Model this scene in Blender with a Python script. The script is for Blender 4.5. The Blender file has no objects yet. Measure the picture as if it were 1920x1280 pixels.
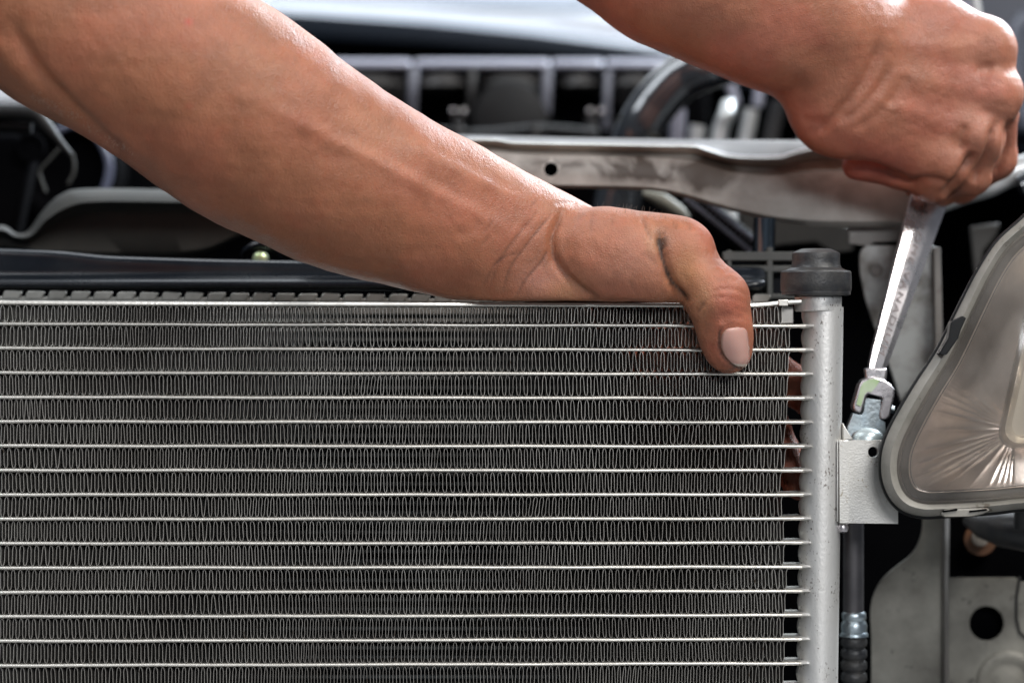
import bpy, bmesh, math, random
import numpy as np
from mathutils import Vector, Matrix
from mathutils.geometry import tessellate_polygon
from mathutils.bvhtree import BVHTree

random.seed(7); np.random.seed(7)
S = bpy.context.scene
COL = S.collection

# ---------------------------------------------------------------- camera
K = 0.42 / 1920.0                      # metres per photo pixel at one metre
CAM = Vector((0.0, -1.0, 0.90))
cd = bpy.data.cameras.new("camera")
cam = bpy.data.objects.new("camera", cd); COL.objects.link(cam)
cam.location = CAM; cam.rotation_euler = (math.radians(90), 0, 0)
cd.sensor_width = 36.0; cd.lens = 36.0 / 0.42
cd.clip_start = 0.02; cd.clip_end = 60
cd.dof.use_dof = True; cd.dof.focus_distance = 0.992; cd.dof.aperture_fstop = 4.7
cd.dof.aperture_blades = 9
S.camera = cam

def P(px, py, d):
    """world point seen at photo pixel (px, py) at depth d from the camera"""
    return Vector(((px - 960) * K * d, d - 1.0, 0.90 + (640 - py) * K * d))

# ---------------------------------------------------------------- light
W = bpy.data.worlds.new("World"); S.world = W; W.use_nodes = True
bg = W.node_tree.nodes["Background"]
bg.inputs[0].default_value = (0.66, 0.76, 0.92, 1); bg.inputs[1].default_value = 0.11

def area(name, loc, target, sx, sy, power, col):
    l = bpy.data.lights.new(name, 'AREA'); l.shape = 'RECTANGLE'; l.size = sx; l.size_y = sy
    l.energy = power; l.color = col
    o = bpy.data.objects.new(name, l); COL.objects.link(o); o.location = loc
    o.rotation_euler = (Vector(target) - Vector(loc)).to_track_quat('-Z', 'Y').to_euler()
    return o
area("bay_door_light", (1.7, 1.7, 2.7), (0.1, 0.05, 0.95), 1.4, 1.1, 230, (0.84, 0.92, 1.0))
area("front_window_light", (0.62, -3.3, 2.05), (0.05, 0.0, 0.9), 1.25, 0.55, 40, (0.97, 0.98, 1.0))
area("roof_light_right", (1.15, -1.05, 2.60), (0.05, 0.0, 0.85), 0.8, 0.7, 42, (1.0, 0.97, 0.92))
area("bevel_light", (-1.15, -0.50, 2.75), (0.10, 0.0, 0.92), 0.9, 0.9, 24, (0.92, 0.96, 1.0))  # added lamp, placed to whiten the left bevel of the wrench
area("overhead_rear_light", (0.0, 3.4, 4.2), (0.0, 2.4, 0.9), 5.0, 2.6, 110, (0.90, 0.95, 1.0))
S.view_settings.view_transform = 'Standard'
try: S.view_settings.look = 'None'
except Exception: pass
S.view_settings.exposure = 0.2; S.view_settings.gamma = 1.0
S.cycles.use_denoising = True
S.cycles.max_bounces = 8; S.cycles.caustics_reflective = False; S.cycles.caustics_refractive = False
S.cycles.sample_clamp_indirect = 6.0

# ---------------------------------------------------------------- materials
def mk(name, c1, c2=None, nscale=60, metal=0.0, rough=0.5, rough2=None, bump=0.0, bscale=900,
       spots=None, sscale=500, samount=0.1, coat=0.0, detail=6, contrast=(0.35, 0.65), stretch=None, spec=0.5):
    m = bpy.data.materials.new(name); m.use_nodes = True
    nt = m.node_tree; N = nt.nodes; L = nt.links; b = N["Principled BSDF"]
    b.inputs["Metallic"].default_value = metal; b.inputs["Roughness"].default_value = rough
    b.inputs["Specular IOR Level"].default_value = spec
    b.inputs["Coat Weight"].default_value = coat
    b.inputs["Base Color"].default_value = (*c1, 1)
    tc = N.new("ShaderNodeTexCoord"); co = tc.outputs["Object"]
    if stretch:
        mp = N.new("ShaderNodeMapping"); mp.inputs["Scale"].default_value = stretch
        L.new(co, mp.inputs[0]); co = mp.outputs[0]
    if c2 is not None or rough2 is not None:
        n = N.new("ShaderNodeTexNoise"); n.inputs["Scale"].default_value = nscale
        n.inputs["Detail"].default_value = detail; n.inputs["Roughness"].default_value = 0.6
        L.new(co, n.inputs["Vector"])
        mr = N.new("ShaderNodeMapRange"); mr.inputs[1].default_value = contrast[0]; mr.inputs[2].default_value = contrast[1]
        L.new(n.outputs["Fac"], mr.inputs[0])
    colout = None
    if c2 is not None:
        mx = N.new("ShaderNodeMix"); mx.data_type = 'RGBA'
        mx.inputs[6].default_value = (*c1, 1); mx.inputs[7].default_value = (*c2, 1)
        L.new(mr.outputs[0], mx.inputs[0]); colout = mx.outputs[2]
    if rough2 is not None:
        r = N.new("ShaderNodeMapRange"); r.inputs[3].default_value = rough; r.inputs[4].default_value = rough2
        L.new(mr.outputs[0], r.inputs[0]); L.new(r.outputs[0], b.inputs["Roughness"])
    if spots is not None:
        v = N.new("ShaderNodeTexNoise"); v.inputs["Scale"].default_value = sscale; v.inputs["Detail"].default_value = 3
        L.new(co, v.inputs["Vector"])
        v2 = N.new("ShaderNodeTexNoise"); v2.inputs["Scale"].default_value = sscale * 0.12
        L.new(co, v2.inputs["Vector"])
        ad = N.new("ShaderNodeMath"); ad.operation = 'MULTIPLY_ADD'; ad.inputs[1].default_value = 0.5
        L.new(v2.outputs["Fac"], ad.inputs[0]); L.new(v.outputs["Fac"], ad.inputs[2])
        s = N.new("ShaderNodeMapRange"); s.inputs[1].default_value = 0.98 - samount; s.inputs[2].default_value = 1.06 - samount
        L.new(ad.outputs[0], s.inputs[0])
        mx2 = N.new("ShaderNodeMix"); mx2.data_type = 'RGBA'
        mx2.inputs[6].default_value = (*c1, 1); mx2.inputs[7].default_value = (*spots, 1)
        if colout is not None: L.new(colout, mx2.inputs[6])
        L.new(s.outputs[0], mx2.inputs[0]); colout = mx2.outputs[2]
    if colout is not None: L.new(colout, b.inputs["Base Color"])
    if bump > 0:
        n2 = N.new("ShaderNodeTexNoise"); n2.inputs["Scale"].default_value = bscale; n2.inputs["Detail"].default_value = 4
        L.new(co, n2.inputs["Vector"])
        bp = N.new("ShaderNodeBump"); bp.inputs["Strength"].default_value = bump; bp.inputs["Distance"].default_value = 0.001
        L.new(n2.outputs["Fac"], bp.inputs["Height"]); L.new(bp.outputs[0], b.inputs["Normal"])
    return m

M = {}
M['tube'] = mk('brushed_aluminium', (.80, .77, .71), (.60, .58, .54), 40, metal=.85, rough=.34, rough2=.48, bump=.10, bscale=700, spots=(.35, .31, .27), sscale=420, samount=.02)
M['fin'] = mk('fin_aluminium', (.56, .54, .505), (.34, .315, .29), 14, metal=.65, rough=.44, spots=(.16, .12, .09), sscale=260, samount=.03)
M['header'] = mk('cast_aluminium', (.86, .85, .83), (.64, .625, .60), 38, metal=.72, rough=.42, rough2=.54, bump=.14, bscale=1100, spots=(.24, .21, .19), sscale=1200, samount=.075, stretch=(1, 1, .6))
M['plate_alu'] = mk('bracket_aluminium', (.80, .78, .74), (.62, .60, .56), 40, metal=.7, rough=.36, rough2=.52, bump=.12, bscale=1500, spots=(.45, .40, .32), sscale=1300, samount=.07)
M['rubber'] = mk('aged_rubber', (.026, .027, .030), (.052, .049, .046), 140, rough=.36, rough2=.55, bump=.2, bscale=1000, contrast=(.4, .7))
M['black_plastic'] = mk('black_plastic', (.004, .0045, .0055), (.009, .009, .0095), 50, rough=.5, bump=.08, spec=.25)
M['gloss_black'] = mk('gloss_black_plastic', (.003, .0045, .008), (.006, .008, .011), 20, rough=.18, rough2=.28, spec=.35)
M['void_black'] = mk('shade_black', (.0012, .0013, .0018), (.0025, .0025, .003), 15, rough=.95, spec=.02)  # near black colour standing in for the unlit depth of the bay
M['cowl'] = mk('satin_black_blue', (.0020, .0032, .0055), (.004, .005, .007), 12, rough=.95, spec=.02)
M['steel_paint'] = mk('worn_silver_paint', (.40, .395, .38), (.10, .082, .066), 26, metal=.25, rough=.45, rough2=.65, bump=.08, bscale=500, contrast=(.54, .70), stretch=(1, 1, 1.5), detail=7)
M['steel_grey'] = mk('grey_primer_paint', (.205, .195, .185), (.16, .15, .14), 40, metal=.2, rough=.45, rough2=.6, bump=.05, spots=(.10, .08, .07), sscale=120, samount=.08)
M['panel_grey'] = mk('dusty_pressed_steel', (.27, .26, .225), (.085, .078, .066), 22, metal=.1, rough=.55, rough2=.75, bump=.10, bscale=400, spots=(.08, .075, .065), sscale=150, samount=.10)
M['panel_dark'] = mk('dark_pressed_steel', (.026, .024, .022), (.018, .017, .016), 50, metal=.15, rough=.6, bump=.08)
M['bracket_silver'] = mk('silver_bracket_paint', (.36, .37, .365), (.14, .13, .115), 50, metal=.35, rough=.42, rough2=.62, bump=.07, contrast=(.44, .66), spots=(.12, .09, .06), sscale=200, samount=.06)
M['shield'] = mk('dull_grey_shield', (.026, .027, .025), (.042, .041, .036), 28, rough=.75, bump=.05, contrast=(.4, .7))
M['chrome'] = mk('scuffed_chrome', (.82, .78, .79), (.66, .62, .63), 120, metal=.92, rough=.24, rough2=.36, bump=.05, bscale=700)
M['zinc'] = mk('zinc_plated_steel', (.62, .68, .70), (.40, .48, .53), 130, metal=.95, rough=.28, rough2=.42, bump=.12, bscale=600)
M['engrave'] = mk('engraved_letters', (.24, .20, .20), rough=.6, spec=.2)
M['reflector'] = mk('bronze_reflector', (.56, .47, .42), (.42, .36, .32), 25, metal=.85, rough=.32, rough2=.44, bump=.05)
M['bezel'] = mk('lamp_bezel', (.62, .56, .47), (.54, .49, .42), 30, metal=.6, rough=.3)
M['lamp_rim'] = mk('milky_lens_rim', (.31, .29, .26), (.20, .19, .165), 60, rough=.4, rough2=.6, bump=.06, spots=(.12, .10, .08), sscale=260, samount=.07)
M['lamp_groove'] = mk('lamp_sealant', (.055, .050, .046), (.11, .098, .085), 70, rough=.5)
M['white_paint'] = mk('white_car_paint', (.50, .52, .56), (.30, .31, .35), 5, rough=.35, coat=.2, stretch=(1, 1, 6))
M['pale_metal'] = mk('pale_alloy_pipe', (.72, .74, .74), (.45, .47, .48), 40, metal=.5, rough=.32)
M['hose_rubber'] = mk('shiny_hose_rubber', (.030, .036, .044), (.040, .044, .050), 40, metal=.35, rough=.14, rough2=.22, coat=1.0)
M['rust'] = mk('rusty_washer', (.17, .07, .03), (.09, .045, .025), 120, rough=.8, bump=.2)
M['bolt'] = mk('pale_bolt', (.45, .41, .36), (.28, .24, .20), 90, metal=.5, rough=.45)
M['engine_alloy'] = mk('engine_cover_grey', (.022, .022, .024), (.05, .048, .048), 18, metal=.2, rough=.4, rough2=.55)
M['engine_edge'] = mk('engine_cover_edge', (.34, .35, .42), (.24, .24, .30), 14, metal=.3, rough=.35)
M['radiator'] = mk('radiator_core', (.10, .11, .11), (.15, .15, .14), 80, metal=.3, rough=.6)
M['tab_metal'] = mk('crimped_tab_metal', (.30, .30, .28), (.20, .20, .185), 70, metal=.4, rough=.5, bump=.1)
M['green_reflection'] = mk('painted_green_reflection', (.58, .76, .40), (.74, .84, .62), 130, metal=.7, rough=.3)  # green tint standing in for a reflection on metal
M['backdrop'] = mk('pale_workshop_wall', (.75, .78, .82), (.62, .64, .68), 1.2, rough=.9)
M['floor'] = mk('workshop_concrete', (.22, .22, .215), (.16, .16, .16), 3, rough=.8)

def glass_mat():
    m = bpy.data.materials.new('scuffed_lens_plastic'); m.use_nodes = True
    nt = m.node_tree; N = nt.nodes; L = nt.links; N.remove(N["Principled BSDF"])
    out = N["Material Output"]
    tr = N.new("ShaderNodeBsdfTransparent"); tr.inputs[0].default_value = (.90, .86, .80, 1)
    gl = N.new("ShaderNodeBsdfGlossy"); gl.inputs["Roughness"].default_value = .10
    df = N.new("ShaderNodeBsdfDiffuse"); df.inputs[0].default_value = (.42, .38, .345, 1)
    fr = N.new("ShaderNodeFresnel"); fr.inputs[0].default_value = 1.5
    m1 = N.new("ShaderNodeMixShader"); m2 = N.new("ShaderNodeMixShader")
    n = N.new("ShaderNodeTexNoise"); n.inputs["Scale"].default_value = 35; n.inputs["Detail"].default_value = 6
    tc = N.new("ShaderNodeTexCoord"); L.new(tc.outputs["Object"], n.inputs["Vector"])
    mr = N.new("ShaderNodeMapRange"); mr.inputs[1].default_value = .3; mr.inputs[2].default_value = .75
    mr.inputs[3].default_value = .10; mr.inputs[4].default_value = .34
    L.new(n.outputs["Fac"], mr.inputs[0]); L.new(mr.outputs[0], m1.inputs[0])
    L.new(tr.outputs[0], m1.inputs[1]); L.new(df.outputs[0], m1.inputs[2])
    L.new(fr.outputs[0], m2.inputs[0]); L.new(m1.outputs[0], m2.inputs[1]); L.new(gl.outputs[0], m2.inputs[2])
    L.new(m2.outputs[0], out.inputs[0])
    return m
M['glass'] = glass_mat()

def skin_mat():
    m = bpy.data.materials.new('tanned_skin'); m.use_nodes = True
    nt = m.node_tree; N = nt.nodes; L = nt.links; b = N["Principled BSDF"]
    at = N.new("ShaderNodeAttribute"); at.attribute_name = "tone"
    tc = N.new("ShaderNodeTexCoord"); co = tc.outputs["Object"]
    n = N.new("ShaderNodeTexNoise"); n.inputs["Scale"].default_value = 85; n.inputs["Detail"].default_value = 7; n.inputs["Roughness"].default_value = .65
    L.new(co, n.inputs["Vector"])
    mr = N.new("ShaderNodeMapRange"); mr.inputs[1].default_value = .3; mr.inputs[2].default_value = .7; mr.inputs[3].default_value = .82; mr.inputs[4].default_value = 1.14
    L.new(n.outputs["Fac"], mr.inputs[0])
    hs = N.new("ShaderNodeVectorMath"); hs.operation = 'SCALE'
    L.new(at.outputs["Color"], hs.inputs[0]); L.new(mr.outputs[0], hs.inputs["Scale"])
    # freckles and pores
    v = N.new("ShaderNodeTexVoronoi"); v.inputs["Scale"].default_value = 430; v.inputs["Randomness"].default_value = 1
    L.new(co, v.inputs["Vector"])
    sp = N.new("ShaderNodeMapRange"); sp.inputs[1].default_value = .05; sp.inputs[2].default_value = .22; sp.inputs[3].default_value = .84; sp.inputs[4].default_value = 1.0
    L.new(v.outputs["Distance"], sp.inputs[0])
    hs2 = N.new("ShaderNodeVectorMath"); hs2.operation = 'SCALE'
    L.new(hs.outputs[0], hs2.inputs[0]); L.new(sp.outputs[0], hs2.inputs["Scale"])
    L.new(hs2.outputs[0], b.inputs["Base Color"])
    b.inputs["Roughness"].default_value = .40
    b.inputs["Specular IOR Level"].default_value = .38
    b.inputs["Sheen Weight"].default_value = .02; b.inputs["Sheen Roughness"].default_value = .4
    b.inputs["Subsurface Weight"].default_value = .30
    b.inputs["Subsurface Radius"].default_value = (1.0, .35, .18)
    b.inputs["Subsurface Scale"].default_value = .0025
    # fine relief: skin cells, pores and stretched lines
    v2 = N.new("ShaderNodeTexVoronoi"); v2.inputs["Scale"].default_value = 1000; v2.feature = 'DISTANCE_TO_EDGE'
    L.new(co, v2.inputs["Vector"])
    mp = N.new("ShaderNodeMapping"); mp.inputs["Rotation"].default_value = (0, .45, 0); mp.inputs["Scale"].default_value = (1.0, .6, .45)
    L.new(co, mp.inputs[0])
    n3 = N.new("ShaderNodeTexNoise"); n3.inputs["Scale"].default_value = 900; n3.inputs["Detail"].default_value = 6; n3.inputs["Roughness"].default_value = .6
    L.new(mp.outputs[0], n3.inputs["Vector"])
    ma = N.new("ShaderNodeMath"); ma.operation = 'MULTIPLY_ADD'; ma.inputs[1].default_value = .8
    L.new(v2.outputs["Distance"], ma.inputs[0]); L.new(n3.outputs["Fac"], ma.inputs[2])
    n4 = N.new("ShaderNodeTexNoise"); n4.inputs["Scale"].default_value = 230; n4.inputs["Detail"].default_value = 3; L.new(co, n4.inputs["Vector"])
    mb2 = N.new("ShaderNodeMath"); mb2.operation = 'MULTIPLY_ADD'; mb2.inputs[1].default_value = .9
    L.new(n4.outputs["Fac"], mb2.inputs[0]); L.new(ma.outputs[0], mb2.inputs[2])
    bp = N.new("ShaderNodeBump"); bp.inputs["Strength"].default_value = .5; bp.inputs["Distance"].default_value = .0006
    L.new(mb2.outputs[0], bp.inputs["Height"]); L.new(bp.outputs[0], b.inputs["Normal"])
    nr = N.new("ShaderNodeMapRange"); nr.inputs[1].default_value = .3; nr.inputs[2].default_value = .7; nr.inputs[3].default_value = .36; nr.inputs[4].default_value = .52
    L.new(n.outputs["Fac"], nr.inputs[0]); L.new(nr.outputs[0], b.inputs["Roughness"])
    # mottled redness
    n5 = N.new("ShaderNodeTexNoise"); n5.inputs["Scale"].default_value = 150; n5.inputs["Detail"].default_value = 5; L.new(co, n5.inputs["Vector"])
    m5 = N.new("ShaderNodeMapRange"); m5.inputs[1].default_value = .5; m5.inputs[2].default_value = .75; m5.inputs[4].default_value = .28
    L.new(n5.outputs["Fac"], m5.inputs[0])
    mx = N.new("ShaderNodeMix"); mx.data_type = 'RGBA'; mx.blend_type = 'MULTIPLY'; mx.inputs[7].default_value = (1.0, .66, .60, 1)
    L.new(m5.outputs[0], mx.inputs[0]); L.new(hs2.outputs[0], mx.inputs[6])
    mt = N.new('ShaderNodeVectorMath'); mt.operation = 'MULTIPLY'; mt.inputs[1].default_value = (.90, .885, .865); L.new(mx.outputs[2], mt.inputs[0]); L.new(mt.outputs[0], b.inputs['Base Color'])
    return m
M['skin'] = skin_mat()
def nail_mat():
    m = mk('fingernail', (.60, .33, .28), rough=.13, rough2=.26, nscale=90, bump=.05, stretch=(1, 1, .25))
    N = m.node_tree.nodes; b = N["Principled BSDF"]; b.inputs["Subsurface Weight"].default_value = .2; b.inputs["Subsurface Scale"].default_value = .001
    at = N.new("ShaderNodeAttribute"); at.attribute_name = "tone"; m.node_tree.links.new(at.outputs["Color"], b.inputs["Base Color"])
    return m
M['nail'] = nail_mat()
M['hair'] = mk('body_hair', (.42, .36, .31), rough=.4)

# ---------------------------------------------------------------- mesh helpers
class MB:
    def __init__(s): s.v = []; s.f = []
    def add(s, vs, fs):
        o = len(s.v); s.v += [tuple(v) for v in vs]; s.f += [tuple(i + o for i in f) for f in fs]
    def box(s, c, size, R=None):
        hx, hy, hz = [q / 2 for q in size]; vs = []
        for x in (-hx, hx):
            for y in (-hy, hy):
                for z in (-hz, hz):
                    p = Vector((x, y, z))
                    if R is not None: p = R @ p
                    vs.append(p + Vector(c))
        s.add(vs, [(0, 1, 3, 2), (4, 6, 7, 5), (0, 4, 5, 1), (2, 3, 7, 6), (0, 2, 6, 4), (1, 5, 7, 3)])
    def tube(s, pts, rad, n=16, cap=True, flat=1.0):
        pts = [Vector(p) for p in pts]
        if not hasattr(rad, '__len__'): rad = [rad] * len(pts)
        rings = []; up = Vector((0, 1, 0))
        for i, p in enumerate(pts):
            t = (pts[min(i + 1, len(pts) - 1)] - pts[max(i - 1, 0)]).normalized()
            a = t.cross(up)
            if a.length < 1e-3: a = t.cross(Vector((1, 0, 0)))
            a.normalize(); b2 = t.cross(a).normalized()
            rings.append([p + (a * math.cos(2 * math.pi * k / n) + b2 * math.sin(2 * math.pi * k / n) * flat) * rad[i] for k in range(n)])
        s.rings(rings, cap)
    def rings(s, rings, cap=True, close=True):
        n = len(rings[0]); vs = [v for r in rings for v in r]; fs = []
        for i in range(len(rings) - 1):
            for k in range(n if close else n - 1):
                k2 = (k + 1) % n
                fs.append((i * n + k, i * n + k2, (i + 1) * n + k2, (i + 1) * n + k))
        if cap: fs.append(tuple(range(n))[::-1]); fs.append(tuple((len(rings) - 1) * n + k for k in range(n)))
        s.add(vs, fs)
    def lathe(s, prof, org, n=40, ax='z', flat=1.0):
        """profile of (r, h) from bottom to top round a vertical axis at org"""
        rings = []
        for r, h in prof:
            if ax == 'z': rings.append([Vector(org) + Vector((r * math.cos(2 * math.pi * k / n), r * flat * math.sin(2 * math.pi * k / n), h)) for k in range(n)])
            else: rings.append([Vector(org) + Vector((r * math.cos(2 * math.pi * k / n), -h, r * math.sin(2 * math.pi * k / n))) for k in range(n)])
        s.rings(rings, True)
    def prism(s, outline, back, holes=()):
        """outline and holes: lists of world points on the front; back: vector to the rear"""
        loops = [[Vector(p) for p in outline]] + [[Vector(p) for p in h] for h in holes]
        flat = [p for l in loops for p in l]; n = len(flat)
        tris = tessellate_polygon(loops)
        vs = flat + [p + Vector(back) for p in flat]; fs = []
        for t in tris:
            a, b, c = [flat[i] for i in t]
            if (b - a).cross(c - a).dot(Vector(back)) > 0: t = (t[0], t[2], t[1])
            fs.append(tuple(t)); fs.append(tuple(i + n for i in reversed(t)))
        o = 0
        for l in loops:
            m = len(l)
            for k in range(m):
                fs.append((o + k, o + (k + 1) % m, n + o + (k + 1) % m, n + o + k))
            o += m
        s.add(vs, fs)

def obj(name, mb, mat, parent=None, smooth=True, bevel=0.0, seg=2, label=None, angle=40, kind=None, solid=0, sub=0):
    me = bpy.data.meshes.new(name)
    me.from_pydata([tuple(v) for v in mb.v], [], mb.f); me.validate()
    bm = bmesh.new(); bm.from_mesh(me); bmesh.ops.recalc_face_normals(bm, faces=bm.faces); bm.to_mesh(me); bm.free()
    me.materials.append(M[mat] if isinstance(mat, str) else mat)
    o = bpy.data.objects.new(name, me); COL.objects.link(o)
    if parent is not None: o.parent = parent; o.matrix_parent_inverse = Matrix.Identity(4)
    if smooth:
        me.shade_smooth()
        try: me.set_sharp_from_angle(angle=math.radians(angle))
        except Exception: pass
    if solid:
        md = o.modifiers.new("thickness", 'SOLIDIFY'); md.thickness = solid; md.offset = 0
    if bevel > 0:
        md = o.modifiers.new("edge", 'BEVEL'); md.width = bevel; md.segments = seg; md.limit_method = 'ANGLE'; md.angle_limit = math.radians(35)
    if sub:
        md = o.modifiers.new("smooth", 'SUBSURF'); md.levels = sub; md.render_levels = sub
    if label: o['label'] = label
    if kind: o['kind'] = kind
    return o
def tag(o, label, cat, group=None):
    o['label'] = label; o['category'] = cat
    if group: o['group'] = group
    return o
def root(name, loc, label, cat, group=None):
    o = bpy.data.objects.new(name, None); COL.objects.link(o); o.location = loc; o.empty_display_size = .02
    return tag(o, label, cat, group)
def world_obj(name, mb, mat, parent, **kw):
    """mesh given in world coordinates, stored relative to its thing's base"""
    if parent is not None:
        off = parent.location
        mb.v = [(v[0] - off[0], v[1] - off[1], v[2] - off[2]) for v in mb.v]
    return obj(name, mb, mat, parent, **kw)
def spline(pts, n=10):
    """Catmull-Rom through points (tuples of any length)"""
    pts = [np.array(p, float) for p in pts]; out = []
    q = [2 * pts[0] - pts[1]] + pts + [2 * pts[-1] - pts[-2]]
    for i in range(1, len(q) - 2):
        for k in range(n):
            t = k / n
            out.append(.5 * ((2 * q[i]) + (-q[i-1] + q[i+1]) * t + (2*q[i-1] - 5*q[i] + 4*q[i+1] - q[i+2]) * t*t + (-q[i-1] + 3*q[i] - 3*q[i+1] + q[i+2]) * t**3))
    out.append(pts[-1]); return out
def circle(px, py, r, d, n=28, ry=None):
    ry = ry or r
    return [P(px + r * math.cos(2 * math.pi * k / n), py + ry * math.sin(2 * math.pi * k / n), d) for k in range(n)]
def outl(pts, d): return [P(x, y, d) for x, y in pts]
def sheet(name, rows, mat, parent, thick=.0012, **kw):
    """rows: polylines of (px,py,d); resampled and skinned to a sheet of real thickness"""
    n = 60; R = []
    for r in rows:
        r = [np.array(q, float) for q in spline(r, 8)]
        L = [0]
        for a, b in zip(r, r[1:]): L.append(L[-1] + float(np.hypot(*(b - a)[:2])))
        R.append([np.array([np.interp(t * L[-1], L, [q[j] for q in r]) for j in range(3)]) for t in np.linspace(0, 1, n)])
    mb = MB(); mb.rings([[P(*q) for q in r] for r in R], cap=False, close=False)
    return world_obj(name, mb, mat, parent, solid=thick, **kw)

# ================================================================ CONDENSER
sa = 0.0427; ca = math.sqrt(1 - sa * sa); X0 = (1508 - 960) * K
def LC(px, py):
    """photo pixel -> (s, z) in the condenser's front plane, s runs right from the header"""
    u = (px - 960) * K
    s = (u - X0) / (ca - u * sa); d = 1.0 + s * sa
    return s, 0.90 + (640 - py) * K * d
cond = root('condenser', (X0, 0.0, 0.70), 'bare aluminium air conditioning condenser with rows of wavy fins, held by a hand', 'condenser')
cond.rotation_euler = (0, 0, math.asin(sa))
Z0 = 0.70
CD = .016                                   # core depth
tube_l = [607 + 45.75 * i for i in range(16)]
tube_r = [611 + 45.17 * i for i in range(16)]
S_L = LC(-260, 640)[0]
zl = []                                     # each tube's height at px 0 and px 1500
for i in range(16):
    a = LC(0, tube_l[i])[1] - Z0; b = LC(1500, tube_r[i])[1] - Z0; zl.append((a, b))
sA = LC(0, 640)[0]; sB = LC(1500, 640)[0]
def tz(i, s):
    a, b = zl[i]; return a + (b - a) * (s - sA) / (sB - sA)
TH = .00076                                 # half height of a flat tube
def flat_tube(i, s_end):
    mb = MB(); rings = []
    ss = np.linspace(S_L, s_end, 40)
    for s in ss:
        z = tz(i, s) + .00008 * math.sin(s * 60 + i * 1.7) + .00005 * math.sin(s * 190 + i); r = []
        yy = .00012 * math.sin(s * 45 + i * 2.3)
        for k in range(7):
            t = math.pi / 2 + math.pi * k / 6; r.append((s, .0009 + .0010 * math.cos(t) + yy, z + TH * math.sin(t)))
        for k in range(7):
            t = -math.pi / 2 + math.pi * k / 6; r.append((s, CD - .0009 + .0010 * math.cos(t), z + TH * math.sin(t)))
        rings.append(r)
    mb.rings(rings); return mb
for i in range(16):
    obj('tube', flat_tube(i, LC(1512 - .6 * i, 640)[0]), 'tube', cond)
# side plate on top of the core
pl = spline([(-260, 561, 0), (0, 567.5, 0), (400, 570, 0), (800, 571, 0), (1290, 572.5, 0), (1400, 573, 0), (1440, 571, 0), (1470, 567.5, 0), (1503, 565.5, 0)], 8)
mb = MB(); rings = []
plate_s = []; plate_z = []
for q in pl:
    s, z = LC(q[0], q[1]); z -= Z0; h = .00098; plate_s.append(s); plate_z.append(z)
    rings.append([(s, -.0002, z - h * .75), (s, -.0006, z - h * .2), (s, -.0004, z + h * .85), (s, -.0001, z + h), (s, CD, z + h), (s, CD, z - h)])
mb.rings(rings); obj('side_plate', mb, 'tube', cond, bevel=.00012)
mb = MB(); s, z = LC(1468, 567.5); mb.box((s, -.0008, z - Z0), (.0040, .0012, .0026)); obj('plate_clip', mb, 'tube', cond, bevel=.0003)
mb = MB(); s, z = LC(1476, 590); mb.box((s, .0085, z - Z0), (.0075, .0035, .0072)); obj('filler_block', mb, 'fin', cond, bevel=.0004)
# corrugated fins, one strip in each row
ends = [1470, 1484, 1481, 1479, 1478, 1474, 1475, 1466, 1469, 1472, 1473, 1478, 1475, 1472, 1474, 1472]
def fin_strip(row, lo, hi, s_end, seed):
    rnd = random.Random(seed); mb = MB(); per0 = .00272; q = 12; pts = []
    s = s_end; i = 0; up = rnd.random() < .5
    sm = 0; f1, f2, f3 = rnd.random() * 6, rnd.random() * 6, rnd.random() * 6
    sq = 0
    while s > S_L:
        per = per0 * (1 + .11 * math.sin(i * .11 + f1) + .05 * math.sin(i * .43 + f2)) + rnd.gauss(0, .00007)
        bulge = .56 + .10 * math.sin(i * .17 + f3) + rnd.gauss(0, .06)
        if rnd.random() < .03: bulge += rnd.choice((-.3, .25))
        if sq <= 0 and rnd.random() < .008: sq = rnd.randint(2, 5); sl_ = rnd.choice((-.14, .13, .08, -.1)); sb_ = rnd.choice((-.22, .25))
        if sq > 0: sq -= 1; per *= 1 - .18 * (sb_ < 0); bulge += sb_
        lean = (sl_ if sq > 0 else 0) + rnd.gauss(0, .025) + .04 * math.sin(i * .09 + f2)
        for k in range(q):
            t = k / q; c = math.cos(2 * math.pi * t); zz = math.copysign(abs(c) ** .85, c)
            x = t + bulge * .17 * math.sin(4 * math.pi * t) + lean * zz
            pts.append((s - per * x, zz))
        s -= per; i += 1
    th = .00007; F = []; B = []
    n = len(pts); W3 = []
    for j, (x, zz) in enumerate(pts):
        l, h = lo(x), hi(x); m_ = (l + h) / 2; a = (h - l) / 2 - .00008
        W3.append(Vector((x, 0, m_ + zz * a)))
    vs = []
    for j in range(n):
        t = (W3[min(j + 1, n - 1)] - W3[max(j - 1, 0)]).normalized(); nn = Vector((-t.z, 0, t.x)) * th
        y0 = .00055 + .00012 * math.sin(j * .7 + seed) ; p = W3[j]
        vs += [p + nn + Vector((0, y0, 0)), p - nn + Vector((0, y0, 0)), p - nn + Vector((0, CD - .0008, 0)), p + nn + Vector((0, CD - .0008, 0))]
    fs = []
    for j in range(n - 1):
        a, b = j * 4, j * 4 + 4
        for k in range(4): k2 = (k + 1) % 4; fs.append((a + k, a + k2, b + k2, b + k))
    mb.add(vs, fs); return mb
def plz(s): return float(np.interp(s, plate_s, plate_z)) - .0009
for i in range(16):
    hi = plz if i == 0 else (lambda s, i=i: tz(i - 1, s) - TH)
    lo = lambda s, i=i: tz(i, s) + TH
    o = obj('fin_strip', fin_strip(i, lo, hi, LC(ends[i], 640)[0], 31 + i), 'fin', cond, angle=75)
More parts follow.
